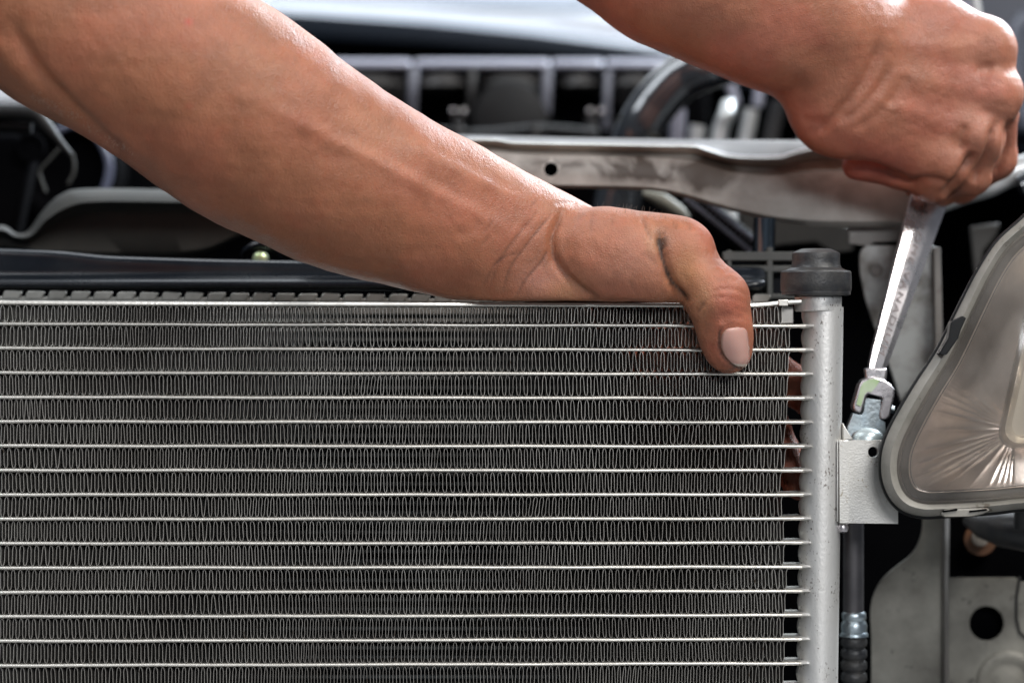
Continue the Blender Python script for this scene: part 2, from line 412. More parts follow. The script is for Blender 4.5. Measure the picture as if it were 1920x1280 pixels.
# header tank, leaning slightly, scalloped between the tubes
def hx(py): return LC(1549.5 - 9.5 * (py - 590) / 640, 640)[0]
HR = .0083
mb = MB(); rings = []
for py in list(range(575, 1420, 9)):
    z = LC(1549, py)[1] - Z0; ph = ((py - 611) / 45.17) % 1.0
    bul = math.sin(math.pi * ph) ** 1.0
    r = []
    for k in range(44):
        t = 2 * math.pi * k / 44; x = HR * math.cos(t); y = HR * math.sin(t) * .98
        if math.cos(t) < -.55:
            x -= (.0012 * bul - .0006) * (-math.cos(t) - .55) / .45 * 1.1
        r.append((hx(py) + x, CD / 2 + y * 1.08, z))
    rings.append(r)
mb.rings(rings); hd = obj('header_tank', mb, 'header', cond)
for i in range(16):                          # brazed collars where each tube enters
    mb = MB(); s = LC(1510 - .6 * i, 640)[0]; z = tz(i, s); 
    mb.rings([[(s + dx, CD / 2 + (CD / 2 + .0002) * gy * ww, z + TH * 1.35 * gz * ww) for gy, gz in [(math.cos(q * math.pi / 6), math.sin(q * math.pi / 6)) for q in range(12)]] for dx, ww in ((-.0005, .95), (.0003, 1.06), (.0035, 1.0))])
    obj('braze_fillet', mb, 'header', cond)
mb = MB(); ctr = (hx(570), CD / 2, 0)
def cz(py): return LC(1549, py)[1] - Z0
mb.lathe([(.0088, cz(583.5)), (.0096, cz(582.5)), (.0097, cz(578)), (.0097, cz(556)), (.0092, cz(553))], (LC(1540, 640)[0], CD / 2, 0), 48)
obj('header_cap', mb, 'header', cond, bevel=.0002, angle=30)
cx = LC(1536, 640)[0]; mb = MB()
mb.lathe([(.0128, cz(553.5)), (.0141, cz(552)), (.0143, cz(549)), (.01425, cz(546)), (.01455, cz(544)), (.0147, cz(530)), (.01455, cz(510)), (.0141, cz(507)), (.0122, cz(505)),
          (.0106, cz(501)), (.0100, cz(495)), (.00985, cz(485)), (.0099, cz(476)), (.0097, cz(473)), (.0088, cz(470.5)), (.0066, cz(466)), (.0060, cz(465.2)), (.001, cz(465))], (cx, CD / 2, 0), 64)
obj('rubber_mount', mb, 'rubber', cond, angle=32, label='black rubber mount on top of the header tank')
# side bracket with hole
def LP(px, py, y): s, z = LC(px, py); return Vector((s, y, z - Z0))
hole = [LP(1641 + 9.5 * math.cos(a), 848 + 10 * math.sin(a), .0044) for a in [2 * math.pi * k / 24 for k in range(24)]]
mb = MB(); mb.prism([LP(1590, 826, .0044), LP(1648, 825.5, .0044), LP(1688, 826, .0044), LP(1688, 983, .0044), LP(1590, 982, .0044)], (0, .0026, 0), [hole])
br = obj('mounting_bracket', mb, 'plate_alu', cond, bevel=.0003)
mb = MB(); mb.prism([LP(1573, 824, -.0005), LP(1591.5, 825, -.0005), LP(1591.5, 982.5, -.0005), LP(1574, 981.5, -.0005)], (0, .0066, 0))
obj('bracket_rib', mb, 'plate_alu', br, bevel=.0005)
mb = MB(); mb.prism([LP(1569.5, 826, -.0001), LP(1572, 826, -.0001), LP(1572, 978, -.0001), LP(1569.5, 978, -.0001)], (0, .006, 0))
obj('weld_seam', mb, 'header', br, bevel=.0003)
mb = MB(); mb.lathe([(.0005, 0), (.0022, .0007), (.0026, .0022), (.002, .0036), (.0006, .0040)], LP(1583, 1000, .004), 16)
obj('weld_bead', mb, 'chrome', br)
mb = MB(); mb.prism([LP(1583, 792, .004), LP(1597, 815, .004), LP(1604, 825, .004), LP(1583, 825, .004)], (0, .003, 0)); obj('gusset', mb, 'plate_alu', br, bevel=.0005)

# ================================================================ RADIATOR (behind the condenser)
rad = root('radiator', P(500, 1300, 1.06), 'black topped radiator with a crimped metal edge behind the aluminium condenser', 'radiator')
DR = 1.062
mb = MB(); rings = []
for px in np.linspace(-400, 1440, 60):
    yt = np.interp(px, [-400, 0, 110, 200, 400, 850, 1440], [452, 466, 470, 480, 486, 494, 500]); yb = 546
    c = []
    prof = [(1.080, yt), (1.070, yt - .3), (1.0665, yt + 2), (1.0650, yt + 8), (1.0635, yb - 34), (1.0620, yb - 27), (1.0575, yb - 22), (1.0545, yb - 16), (1.0538, yb - 6), (1.062, yb), (1.09, yb), (1.09, yt)]
    for d, y in prof: c.append(P(px, y, d))
    rings.append(c)
mb.rings(rings); world_obj('top_tank', mb, 'gloss_black', rad, sub=1, angle=80)
x = -380; 
while x < 1440:
    mb = MB(); yt = 545 + np.interp(x, [0, 800], [0, 7]); w = random.uniform(35.5, 37.5)
    mb.prism(outl([(x, yt + 14), (x + 3, yt + 3), (x + 7, yt + random.uniform(-1, 1)), (x + w, yt + random.uniform(-.5, 1.5)), (x + w + 1, yt + 4), (x + w - 5, yt + 14)], 1.0500), (0, .0014, 0))
    world_obj('crimp_tab', mb, 'tab_metal', rad, bevel=.0004)
    x += 42.6
mb = MB(); mb.prism(outl([(-400, 553), (1440, 563), (1440, 590), (-400, 590)], 1.0505), (0, .03, 0)); world_obj('crimp_rail', mb, 'tab_metal', rad, bevel=.0006)
mb = MB(); mb.prism(outl([(-400, 588), (1460, 588), (1460, 1420), (-400, 1420)], 1.058), (0, .02, 0)); world_obj('core', mb, 'radiator', rad)
for i in range(46):
    mb = MB(); y = 600 + i * 18; a = P(-400, y, 1.053); b = P(1455, y, 1.053)
    mb.box((a + b) / 2, ((b - a).length, .006, .0013)); world_obj('radiator_tube', mb, 'tab_metal' if i < 2 else 'radiator', rad)

# ================================================================ CAR FRONT STRUCTURE
sup = root('radiator_support', P(1200, 350, 1.10), 'worn silver upper crossmember with round hole and dark smudges behind the hand', 'car body panel')
top = [(560, 255, 1.135), (840, 257, 1.135), (1100, 263, 1.135), (1300, 266, 1.135), (1500, 268, 1.135), (1600, 270, 1.135), (1760, 290, 1.13)]
r1 = [(560, 262, 1.118), (840, 262, 1.118), (900, 261, 1.118), (1000, 264, 1.118), (1200, 270, 1.118), (1320, 272, 1.118), (1370, 274, 1.118), (1500, 274, 1.118), (1600, 275, 1.118), (1760, 295, 1.118)]
r2 = [(560, 270, 1.104), (850, 270, 1.104), (872, 264, 1.104), (930, 264, 1.104), (960, 269, 1.104), (1100, 272, 1.104), (1240, 275, 1.104), (1310, 277, 1.104), (1350, 292, 1.104), (1400, 298, 1.104), (1475, 297, 1.104), (1510, 284, 1.104), (1600, 282, 1.104), (1760, 296, 1.104)]
def off(r, dy, d): return [(x, y + dy, d) for x, y, _ in r]
bot = [(560, 330, 1.10), (900, 338, 1.10), (1035, 347, 1.10), (1200, 351, 1.10), (1270, 361, 1.10), (1350, 385, 1.10), (1430, 405, 1.10), (1510, 417, 1.10), (1580, 420, 1.10), (1640, 420, 1.10), (1760, 418, 1.10)]
def lerp(r, s_, t, d):
    a = spline(r, 8); b = spline(s_, 8); out = []
    ax = [q[0] for q in a]; bx = [q[0] for q in b]
    for x in np.linspace(560, 1760, 46): out.append((x, (1 - t) * np.interp(x, ax, [q[1] for q in a]) + t * np.interp(x, bx, [q[1] for q in b]), d))
    return out
rows = [lerp(top, bot, 0, 1.135), lerp(r1, bot, 0, 1.115), lerp(r2, bot, -.035, 1.104), lerp(r2, bot, 0, 1.1005), lerp(r2, bot, .04, 1.1035), lerp(r2, bot, .13, 1.109), lerp(r2, bot, .24, 1.107), lerp(r2, bot, .32, 1.1015),
        lerp(r2, bot, .5, 1.1), lerp(r2, bot, .75, 1.1), lerp(r2, bot, .95, 1.1), lerp(r2, bot, 1, 1.102), lerp(r2, bot, 1.0, 1.112)]
def steel_beam_mat():
    m = mk('worn_silver_crossmember', (.66, .65, .60), (.44, .42, .38), 30, metal=.15, rough=.42, rough2=.6, bump=.06, bscale=500)
    nt = m.node_tree; N = nt.nodes; L = nt.links; b = N["Principled BSDF"]
    at = N.new("ShaderNodeAttribute"); at.attribute_name = "grime"
    old = b.inputs["Base Color"].links[0].from_socket
    n = N.new("ShaderNodeTexNoise"); n.inputs["Scale"].default_value = 55; n.inputs["Detail"].default_value = 7; n.inputs["Distortion"].default_value = 1.2
    tc = N.new("ShaderNodeTexCoord"); L.new(tc.outputs["Object"], n.inputs["Vector"])
    ad = N.new("ShaderNodeMath"); ad.operation = 'MULTIPLY_ADD'; ad.inputs[1].default_value = 2.6; ad.inputs[2].default_value = -.55; L.new(n.outputs["Fac"], ad.inputs[0])
    mu = N.new("ShaderNodeMath"); mu.operation = 'MULTIPLY'; mu.use_clamp = True; L.new(ad.outputs[0], mu.inputs[0]); L.new(at.outputs["Fac"], mu.inputs[1])
    mx = N.new("ShaderNodeMix"); mx.data_type = 'RGBA'; mx.inputs[7].default_value = (.075, .058, .045, 1)
    a2 = N.new('ShaderNodeAttribute'); a2.attribute_name = 'reflection_grey'
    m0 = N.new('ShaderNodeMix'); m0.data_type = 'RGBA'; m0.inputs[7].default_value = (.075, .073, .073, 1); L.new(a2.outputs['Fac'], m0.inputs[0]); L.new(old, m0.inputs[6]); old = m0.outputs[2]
    L.new(mu.outputs[0], mx.inputs[0]); L.new(old, mx.inputs[6]); L.new(mx.outputs[2], b.inputs["Base Color"])
    return m
M['beam'] = steel_beam_mat()
nn = 120; R_ = []
for r in rows:
    xs = np.linspace(560, 1760, nn); R_.append([(x, float(np.interp(x, [q[0] for q in r], [q[1] for q in r])), r[0][2]) for x in xs])
mb = MB(); mb.rings([[P(*q) for q in r] for r in R_], cap=False, close=False)
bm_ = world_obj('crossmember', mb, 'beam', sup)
g = bm_.data.attributes.new('grime', 'FLOAT', 'POINT')
vals = []
def blob(x, y, cx, cy, rx, ry): return math.exp(-((x - cx) / rx) ** 2 - ((y - cy) / ry) ** 2)
for r in R_:
    for x, y, d in r:
        v = 1.5 * blob(x, y, 1180, 310, 55, 26) + 1.6 * blob(x, y, 1320, 325, 55, 28) + .9 * blob(x, y, 1040, 315, 90, 12) + .9 * blob(x, y, 1240, 330, 90, 14) + .35 * blob(x, y, 1520, 340, 60, 50) + .12 + .16 * max(0, min(1, (x - 1320) / 80))
        vals.append(v)
g.data.foreach_set('value', vals)
def cutter(center, r, h):
    mb = MB(); n = 32
    mb.rings([[Vector(center) + Vector((r * math.cos(2 * math.pi * k / n), y, r * math.sin(2 * math.pi * k / n))) for k in range(n)] for y in (-h, h)])
    return obj('cutter', mb, 'void_black', smooth=False)
def bake_hole(o, cut, rel):
    cut.location = (0, 0, 0)
    md = o.modifiers.new('thick', 'SOLIDIFY'); md.thickness = .0012; md.offset = 1
    if rel is not None: cut.location = -rel.location
    cut.parent = o.parent
    bo = o.modifiers.new('hole', 'BOOLEAN'); bo.object = cut; bo.operation = 'DIFFERENCE'; bo.solver = 'EXACT'
    dg = bpy.context.evaluated_depsgraph_get(); me = bpy.data.meshes.new_from_object(o.evaluated_get(dg))
    o.modifiers.clear(); o.data = me; me.shade_smooth(); me.set_sharp_from_angle(angle=math.radians(40))
    bpy.data.objects.remove(cut)
g = bm_.data.attributes.new('reflection_grey', 'FLOAT', 'POINT'); g.data.foreach_set('value', [1.0 if k < 3 * nn else .5 * max(0, min(1, (560 + (k % nn) / (nn - 1) * 1200 - 1300) / 90)) for k in range(len(rows) * nn)])  # top flange's dark reflection painted in, and the greyer right end
mb = MB(); mb.prism(outl([(560, 266), (1760, 300), (1760, 416), (1560, 416), (1350, 380), (1200, 348), (560, 326)], 1.128), (0, .002, 0)); world_obj('hole_shade_backing', mb, 'void_black', sup)  # black sheet added behind the hole to make it look unlit
mb = MB(); mb.tube([P(x, y - 1, 1.1028) for x, y, d in R_[2]], .0007, 8); world_obj('pressed_bead', mb, mk('ridge_highlight', (.55, .56, .60), metal=.8, rough=.3), sup)  # bright metal line added along the ridge as its highlight
bake_hole(bm_, cutter(P(1033, 318, 1.10), 13 * K * 1.1, .02), sup)
mb = MB(); mb.lathe([(.0004, .0010), (.0012, .0009), (.0030, .0004), (.0036, -.0004)][::-1], P(1629, 386, 1.1005), 24, ax='y'); world_obj('rivet', mb, 'steel_grey', sup)
# hanger under the beam and the bracket behind the wrench
mb = MB(); mb.prism(outl([(1592, 421), (1700, 421), (1700, 452), (1640, 454), (1632, 462), (1590, 456)], 1.108), (0, .002, 0)); world_obj('hanger_tab', mb, 'steel_grey', sup, bevel=.0005)

hb = root('side_bracket', P(1690, 760, 1.11), 'tapering silver bracket with a spot weld hanging behind the wrench shaft', 'bracket')
ol = [(1622, 461), (1640, 459), (1752, 461), (1760, 470), (1764, 560), (1762, 700), (1758, 756), (1748, 758), (1722, 752), (1700, 735), (1690, 755), (1672, 700), (1655, 650), (1640, 615), (1622, 560), (1612, 510), (1611, 480), (1615, 468)]
mb = MB(); mb.prism(outl(ol, 1.106), (0, .002, 0)); world_obj('bracket_plate', mb, 'bracket_silver', hb, bevel=.0006)
mb = MB(); mb.prism(outl([(1752, 463), (1764, 463), (1768, 620), (1766, 758), (1756, 758)], 1.099), (0, .010, 0)); world_obj('bracket_flange', mb, 'steel_grey', hb, bevel=.0006)
mb = MB(); mb.lathe([(.0030, 0), (.0028, .0005), (.0020, .0002), (.0004, .0002)], P(1644, 507, 1.1055), 24, ax='y'); world_obj('spot_weld', mb, 'steel_grey', hb)

# lower right body panel
lp = root('front_body_panel', P(1780, 1280, 1.10), 'dusty pressed steel panel with a curved edge and a round hole below the headlight', 'car body panel')
ol = spline([(1728, 940, 0), (1730, 985, 0), (1722, 1018, 0), (1706, 1042, 0), (1680, 1062, 0), (1655, 1085, 0), (1638, 1115, 0), (1632, 1150, 0), (1634, 1200, 0), (1634, 1340, 0)], 8)
ol = [(q[0], q[1]) for q in ol] + [(1768, 1340), (1768, 940)]
mb = MB(); mb.prism(outl(ol, 1.085), (0, .0016, 0)); world_obj('edge_plate', mb, 'panel_grey', lp, bevel=.0007, seg=3)
mb = MB(); a = [(1765, 930), (1770, 930), (1779, 930), (1783, 930)]
rings = []
for y in (900, 1000, 1120, 1240, 1360):
    rings.append([P(1764, y, 1.087), P(1767, y, 1.082), P(1772, y, 1.079), P(1777, y, 1.082), P(1780, y, 1.095), P(1764, y, 1.097)])
mb.rings(rings); world_obj('panel_ridge', mb, 'steel_grey', lp, angle=60)
hole = circle(1850, 1168, 32, 1.098)[::-1]
mb = MB(); mb.prism(outl([(1777, 1082), (1905, 1082), (1912, 1090), (1960, 1090), (2100, 1090), (2100, 1400), (1777, 1400)], 1.098), (0, .0016, 0), [hole]); world_obj('rear_plate', mb, 'panel_grey', lp, bevel=.0005)
mb = MB(); mb.prism(outl([(1777, 930), (2100, 930), (2100, 1400), (1777, 1400)], 1.106), (0, .0016, 0)); world_obj('recess_shade_sheet', mb, 'void_black', lp)  # black sheet standing in for shade in the recess and behind the hole
mb = MB(); mb.lathe([(.0150, -.0003), (.0138, .0012), (.0118, .0016), (.0095, .0006), (.0075, .0002), (.0052, .0016), (.0025, .0022), (.0004, .0022)], P(1890, 1280, 1.098), 40, ax='y'); world_obj('pressed_boss', mb, 'panel_grey', lp, angle=60)
mb = MB(); mb.tube([P(1912, 1080, 1.098), P(1906, 1120, 1.0975), P(1906, 1160, 1.0975), P(1912, 1185, 1.0975), P(1930, 1200, 1.098), P(1990, 1205, 1.098)], .0007, 8); world_obj('pressed_bead', mb, 'panel_dark', lp)
rb = root('mounting_bolt', P(1837, 1012, 1.10), 'pale bolt in a rusty round washer in the dark recess under the headlight', 'bolt')
mb = MB(); mb.lathe([(.0075, 0), (.0073, .0012), (.0040, .0016), (.0030, .0014)], P(1838, 1010, 1.102), 32, ax='y'); world_obj('washer', mb, 'rust', rb, angle=50)
mb = MB(); mb.lathe([(.0040, .0014), (.0040, .0034), (.0030, .0042), (.0004, .0044)], P(1836, 1006, 1.102), 24, ax='y'); world_obj('bolt_head', mb, 'bolt', rb, angle=50)
boot = root('cable_boot', P(1900, 1000, 1.08), 'scuffed black rubber boot below the right end of the headlight', 'rubber boot')
mb = MB(); mb.tube([P(1812, 972, 1.09), P(1840, 985, 1.085), (P(1880, 992, 1.075)), P(1930, 998, 1.07), P(2010, 1000, 1.07)], [.0028, .0055, .0078, .0086, .009], 28); world_obj('boot_body', mb, 'rubber', boot)
mb = MB(); mb.tube([P(1916, 905, 1.055), P(1918, 940, 1.055), P(1922, 985, 1.058)], [.0034, .0036, .005], 18); world_obj('boot_stem', mb, 'rubber', boot)

# ================================================================ HEADLIGHT
hl = root('headlight', P(1800, 960, 1.008), 'headlight with scuffed clear lens and fan-ribbed reflector at the right edge', 'headlight')
base = [(2080, 300), (1985, 352), (1911, 416), (1868, 456), (1834, 508), (1800, 574), (1759, 655), (1722, 712), (1688, 768), (1664, 815), (1653, 855), (1654, 897), (1668, 933), (1693, 957), (1728, 967), (1768, 966), (1858, 960), (1925, 953), (2080, 946)]
B = [(q[0], q[1]) for q in spline(base, 6)]
def inset(pts, w):
    out = []; n = len(pts)
    for i, (x, y) in enumerate(pts):
        a = pts[max(i - 1, 0)]; b = pts[min(i + 1, n - 1)]; tx, ty = b[0] - a[0], b[1] - a[1]; l = math.hypot(tx, ty) or 1
        ww = w(i / (n - 1)) if callable(w) else w
        out.append((x + ty / l * ww, y - tx / l * ww))
    return out
# orientation check: inset must move right/up from the left rim
if inset(B, 10)[60][0] < B[60][0]:
    _in = inset; inset = lambda p, w: _in(p, (lambda t: -w(t)) if callable(w) else -w)
def band(name, loops, mat, thick=.0012, **kw):
    mb = MB(); mb.rings([[P(x, y, d) for x, y in l] for l, d in loops], cap=False, close=False)
    return world_obj(name, mb, mat, hl, solid=thick, **kw)
band('housing', [(inset(B, -2), 1.038), (inset(B, -3), 1.008), (inset(B, -2.5), 0.9925), (inset(B, 1), 0.9905)], 'black_plastic')
def rimw(t): return 22 + 12 * math.exp(-((t - .55) / .25) ** 2)
band('lens_rim', [(inset(B, 1.5), 0.9915), (inset(B, 4), 0.9885), (inset(B, lambda t: rimw(t) * .5), 0.9865), (inset(B, lambda t: rimw(t) - 4), 0.9885), (inset(B, rimw), 0.993)], 'lamp_rim', angle=70)
band('inner_groove', [(inset(B, lambda t: rimw(t) + 0), 0.9935), (inset(B, lambda t: rimw(t) + 6), 1.003), (inset(B, lambda t: rimw(t) + 20), 1.0055)], 'lamp_groove', angle=70)
# bowl-shaped reflector with radiating ribs round the bulb shield
C0 = (1925, 800)
I = inset(B, lambda t: rimw(t) + 18)
mb = MB(); loops = []
NI = 420
Ir = []
L_ = [0]
for a, b in zip(I, I[1:]): L_.append(L_[-1] + math.hypot(b[0] - a[0], b[1] - a[1]))
for t in np.linspace(0, L_[-1], NI): Ir.append((float(np.interp(t, L_, [q[0] for q in I])), float(np.interp(t, L_, [q[1] for q in I]))))
for f in np.linspace(0, 1, 26):
    ring = []
    for i, (x, y) in enumerate(Ir):
        X = x + (C0[0] - x) * f * .86 ; Y = y + (C0[1] - y) * f * .86
        ang = math.atan2(Y - 805, X - 1905); d = 1.004 + .036 * math.sin(f * math.pi / 2) ** .8
        lower = 1 / (1 + math.exp(-(Y - 765) / 12)) / (1 + math.exp((Y - 925) / 14)) * (X < 1900)
        rib = (abs(math.sin(ang * 21 + 1.5 * math.sin(ang * 7))) ** .5) * .0019 * lower * (1 - f * .8) * min(1, f * 9)
        steps = (1 - lower) * .0006 * (((y * .16) % 1.0)) * max(0, 1 - f * 5) * (1 if f > 0 else 0)
        ring.append(P(X, Y, d + rib + steps))
    loops.append(ring)
mb.rings(loops, cap=False, close=False); world_obj('reflector', mb, 'reflector', hl, solid=.0005, angle=50)
def rrect(x0, y0, x1, y1, r, n=8):
    out = []
    for cx_, cy_, a0 in ((x1 - r, y1 - r, 0), (x0 + r, y1 - r, 90), (x0 + r, y0 + r, 180), (x1 - r, y0 + r, 270)):
        for k in range(n + 1):
            a = math.radians(a0 + 90 * k / n); out.append((cx_ + r * math.cos(a), cy_ + r * math.sin(a)))
    return out
def skew(pts): return [(x + (830 - y) * .22, y) for x, y in pts]
mb = MB(); mb.rings([[P(x, y, d) for x, y in skew(rrect(1876 + e, 560 + e, 2100 - e, 832 - e, 34 - e * .5))] for e, d in ((-7, 1.021), (-3, 1.014), (2, 1.012), (7, 1.015), (10, 1.024), (14, 1.027))], cap=False)
world_obj('bulb_bezel', mb, 'bezel', hl, solid=.0008, angle=60)
mb = MB(); mb.prism(outl(skew(rrect(1886, 572, 2090, 818, 26)), 1.025), (0, .002, 0)); world_obj('bulb_shield', mb, 'bezel', hl, bevel=.001)
mb = MB(); mb.lathe([(.012, -.004), (.0115, .001), (.008, .005), (.003, .0068), (.0005, .007)], P(1978, 740, 1.024), 32, ax='y'); world_obj('bulb_cap', mb, 'chrome', hl)
# lens: bulging clear sheet
mb = MB(); loops = []; lens0 = inset(B, lambda t: rimw(t) * .8)
for f in np.linspace(0, .985, 16):
    loops.append([P(x + (C0[0] - x) * f, y + (C0[1] - y) * f, 0.988 - .012 * (1 - (1 - f) ** 2)) for x, y in lens0])
mb.rings(loops, cap=False, close=False); world_obj('lens', mb, 'glass', hl)
mb = MB(); mb.prism(outl([(1797, 597), (1806, 592), (1812, 596), (1802, 618), (1797, 634), (1776, 664), (1768, 666), (1760, 664), (1778, 634), (1783, 604)], 0.982), (0, .006, 0)); world_obj('retaining_clip', mb, 'black_plastic', hl, bevel=.0009)
mb = MB(); mb.prism(outl([(1764, 962), (1772, 954), (1850, 951), (1858, 956), (1845, 963), (1825, 968), (1768, 969)], 0.9855), (0, .006, 0)); world_obj('lower_tab', mb, 'lamp_rim', hl, bevel=.0008)
for x0, x1 in ((1768, 1795), (1818, 1850)):
    mb = MB(); mb.prism(outl([(x0, 957), (x1, 953.5), (x1, 956.5), (x0, 960)], 0.9848), (0, .002, 0)); world_obj('tab_slot', mb, 'void_black', hl)

# ================================================================ REFRIGERANT PIPE behind the header
pp = root('refrigerant_pipe', P(1600, 1300, 1.05), 'dark metal refrigerant pipe with ribbed lower hose behind the header tank', 'pipe')
mb = MB(); mb.tube([P(1600 - 0 * y, y, 1.045) for y in (900, 985, 1060, 1148)], [.0044] * 4, 28); world_obj('pipe', mb, mk('dark_pipe_metal', (.11, .105, .11), (.17, .16, .165), 60, metal=.7, rough=.38), pp)
def vl(prof, x, d): return [P(x, y, d) for r, y in prof], [r * K * d for r, y in prof]
a, b = vl([(20, 1146), (23, 1150), (23, 1158), (21, 1162), (23, 1166), (25, 1172), (24, 1184), (27, 1188), (27, 1192)], 1601, 1.045)
mb = MB(); mb.tube(a, b, 32); world_obj('ferrule', mb, 'zinc', pp)
pr = []; y = 1192
while y < 1360: pr += [(20, y), (24, y + 4), (25, y + 12), (24, y + 17), (20, y + 21)]; y += 22
a, b = vl(pr, 1601, 1.045)
mb = MB(); mb.tube(a, b, 32); world_obj('ribbed_hose', mb, 'rubber', pp)

# ================================================================ WRENCH
wr = root('wrench', P(1640, 800, 1.035), 'chrome flex-head wrench with engraved shaft held by the upper right hand', 'wrench')
def axis(t): return (1641 + (1757 - 1641) * t, 702 + (330 - 702) * t, 1.033 + .050 * t)
u2 = Vector((372, 0, 116)).normalized()      # across the shaft, to the right
mb = MB(); rings = []
for t in np.linspace(-.02, 1.45, 24):
    x, y, d = axis(t); c = P(x, y, d); tt = min(t, 1.25); hw = (18 + 21 * tt) * K * d; 
    if t < .06: hw *= .82 + 3 * t
    U = Vector((u2.x, 0, -u2.z)); T = .0026 + .0006 * tt
    pr = [(-1.0, -.0016), (-.96, -.0023), (-.44, -.0024), (-.40, -.0023), (.42, -.0007), (.47, -.0004), (1.0, .0026), (.95, .0038), (-.9, .0040), (-1.0, .0026)]
    rings.append([c + U * (a * hw) + Vector((0, b, 0)) for a, b in pr])
mb.rings(rings); sh = world_obj('shaft', mb, 'chrome', wr, bevel=.00025, angle=25)
fork = [(1617, 713), (1627, 708), (1640, 706), (1656, 711), (1670, 720), (1678, 730), (1677, 742), (1669, 780), (1664, 785), (1650, 785), (1649, 776), (1655, 748), (1654, 744), (1629, 738), (1625, 742), (1617, 770), (1612, 775), (1601, 769), (1600, 760), (1611, 722)]
mb = MB(); mb.prism(outl(fork, 1.027), (0, .009, 0)); fk = world_obj('fork', mb, 'chrome', wr, bevel=.0009, seg=3)
mb = MB(); mb.prism(outl([(1619, 717), (1630, 711), (1641, 710), (1650, 713), (1643, 724), (1634, 735), (1627, 734), (1621, 740), (1614, 762), (1606, 758), (1614, 726)], 1.0264), (0, .0012, 0)); mb.v = [tuple(Vector(v) - wr.location) for v in mb.v]; world_obj('green_reflection', mb, 'green_reflection', fk, label='pale green reflection painted on the fork')  # reflection on the fork, painted as a thin coloured piece
neck = [(1622, 690), (1664, 690), (1662, 716), (1624, 716)]
mb = MB(); mb.prism(outl(neck, 1.029), (0, .006, 0)); world_obj('neck', mb, 'chrome', wr, bevel=.0009, seg=3)
tong = [(1623, 746), (1652, 750), (1650, 785), (1660, 791), (1662, 826), (1586, 826), (1589, 800), (1600, 774), (1615, 778), (1619, 772)]
mb = MB(); mb.prism(outl(tong, 1.0283), (0, .006, 0)); world_obj('flex_head', mb, 'zinc', wr, bevel=.0008, seg=3)
mb = MB(); mb.tube([P(1600, 756, 1.0315), P(1676, 768, 1.0315)], .0016, 16); world_obj('hinge_pin', mb, 'zinc', wr)
# engraving
def text_mesh(body, size):
    cu = bpy.data.curves.new('lettering', 'FONT'); cu.body = body; cu.size = size; cu.extrude = .00003; cu.space_character = 1.25
    to = bpy.data.objects.new('lettering', cu); COL.objects.link(to)
    bpy.context.view_layer.update()
    dg = bpy.context.evaluated_depsgraph_get(); me = bpy.data.meshes.new_from_object(to.evaluated_get(dg))
    bpy.data.objects.remove(to); me.materials.clear(); me.materials.append(M['engrave']); return me
me = text_mesh("CHROME VANADIUM", .0040)
lo = bpy.data.objects.new('lettering', me); COL.objects.link(lo); lo.parent = sh
p0 = P(*axis(.88)); p1 = P(*axis(.10)); dirx = (p1 - p0).normalized(); nrm = Vector((0, -1, 0)) * .946 + Vector((.955, 0, -.298)) * .32; nrm = (nrm - dirx * nrm.dot(dirx)).normalized(); diry = nrm.cross(dirx)
Lx = max(v.co.x for v in me.vertices)
Rm = Matrix((dirx * ((p1 - p0).length / Lx), diry * 1.0, nrm)).transposed().to_4x4()
Rm.translation = p0 - diry * .0014 + Vector((0, -.00150, 0)) + nrm * .00005 - wr.location - Vector((0, 0, 0))
lo.matrix_local = Rm
cb = root('clamp_bolt', P(1626, 825, 1.012), 'pale domed bolt head on top of the condenser bracket under the wrench', 'bolt')
mb = MB(); mb.lathe([(.0068, -.001), (.0067, .0006), (.0060, .0022), (.0042, .0036), (.002, .0043), (.0003, .0045)], P(1626, 822, 1.012), 40, flat=.8); world_obj('bolt_head', mb, mk('pale_zinc', (.62, .70, .72), (.52, .6, .62), 60, metal=.5, rough=.35), cb)

# ================================================================ ENGINE BAY
def solid_poly(name, pts, d, depth, mat, parent, bevel=.001, **kw):
    mb = MB(); mb.prism(outl(pts, d), (0, depth, 0)); return world_obj(name, mb, mat, parent, bevel=bevel, **kw)
def pipe(name, pts, r, mat, parent, n=24, **kw):
    q = spline(pts, 8); mb = MB(); mb.tube([P(*p[:3]) for p in q], [r * K * p[2] for p in q] if not hasattr(r, '__len__') else [float(np.interp(i / (len(q) - 1), np.linspace(0, 1, len(r)), r)) * K * p[2] for i, p in enumerate(q)], n)
    return world_obj(name, mb, mat, parent, **kw)

hs = root('heat_shield', P(250, 480, 1.13), 'dull grey pressed shield plate in the dark bay below the left forearm', 'shield plate')
R1 = [(-300, 440, 1.13), (-60, 440, 1.13), (0, 425, 1.13), (30, 440, 1.13), (55, 435, 1.13), (82, 398, 1.13), (115, 368, 1.13), (160, 357, 1.13), (300, 358, 1.13), (420, 362, 1.13), (500, 372, 1.13), (560, 400, 1.13)]
def sh_row(dy, d, bx=0): return [(x + bx, y + dy, d) for x, y, _ in R1]
xs = [q[0] for q in R1]; 
def botrow(d): return [(-300, 470, d), (-60, 466, d), (0, 462, d), (40, 465, d), (80, 470, d), (120, 474, d), (200, 479, d), (280, 480, d), (340, 478, d), (390, 468, d), (460, 436, d), (560, 415, d)]
mb = MB(); n = 90; RR = []
for t, d in ((0, 1.145), (.02, 1.130), (.12, 1.122), (.17, 1.1195), (.23, 1.124), (.30, 1.131), (.6, 1.131), (.93, 1.130), (1, 1.134)):
    row = []
    a = [np.array(q[:2]) for q in spline(R1, 8)]; b = [np.array(q[:2]) for q in spline(botrow(1), 8)]
    for i in range(len(a)): 
        p = a[i] * (1 - t) + b[i] * t; row.append(P(p[0], p[1], d))
    RR.append(row)
mb.rings(RR, cap=False, close=False); world_obj('shield_plate', mb, 'shield', hs, solid=.0015, angle=70)

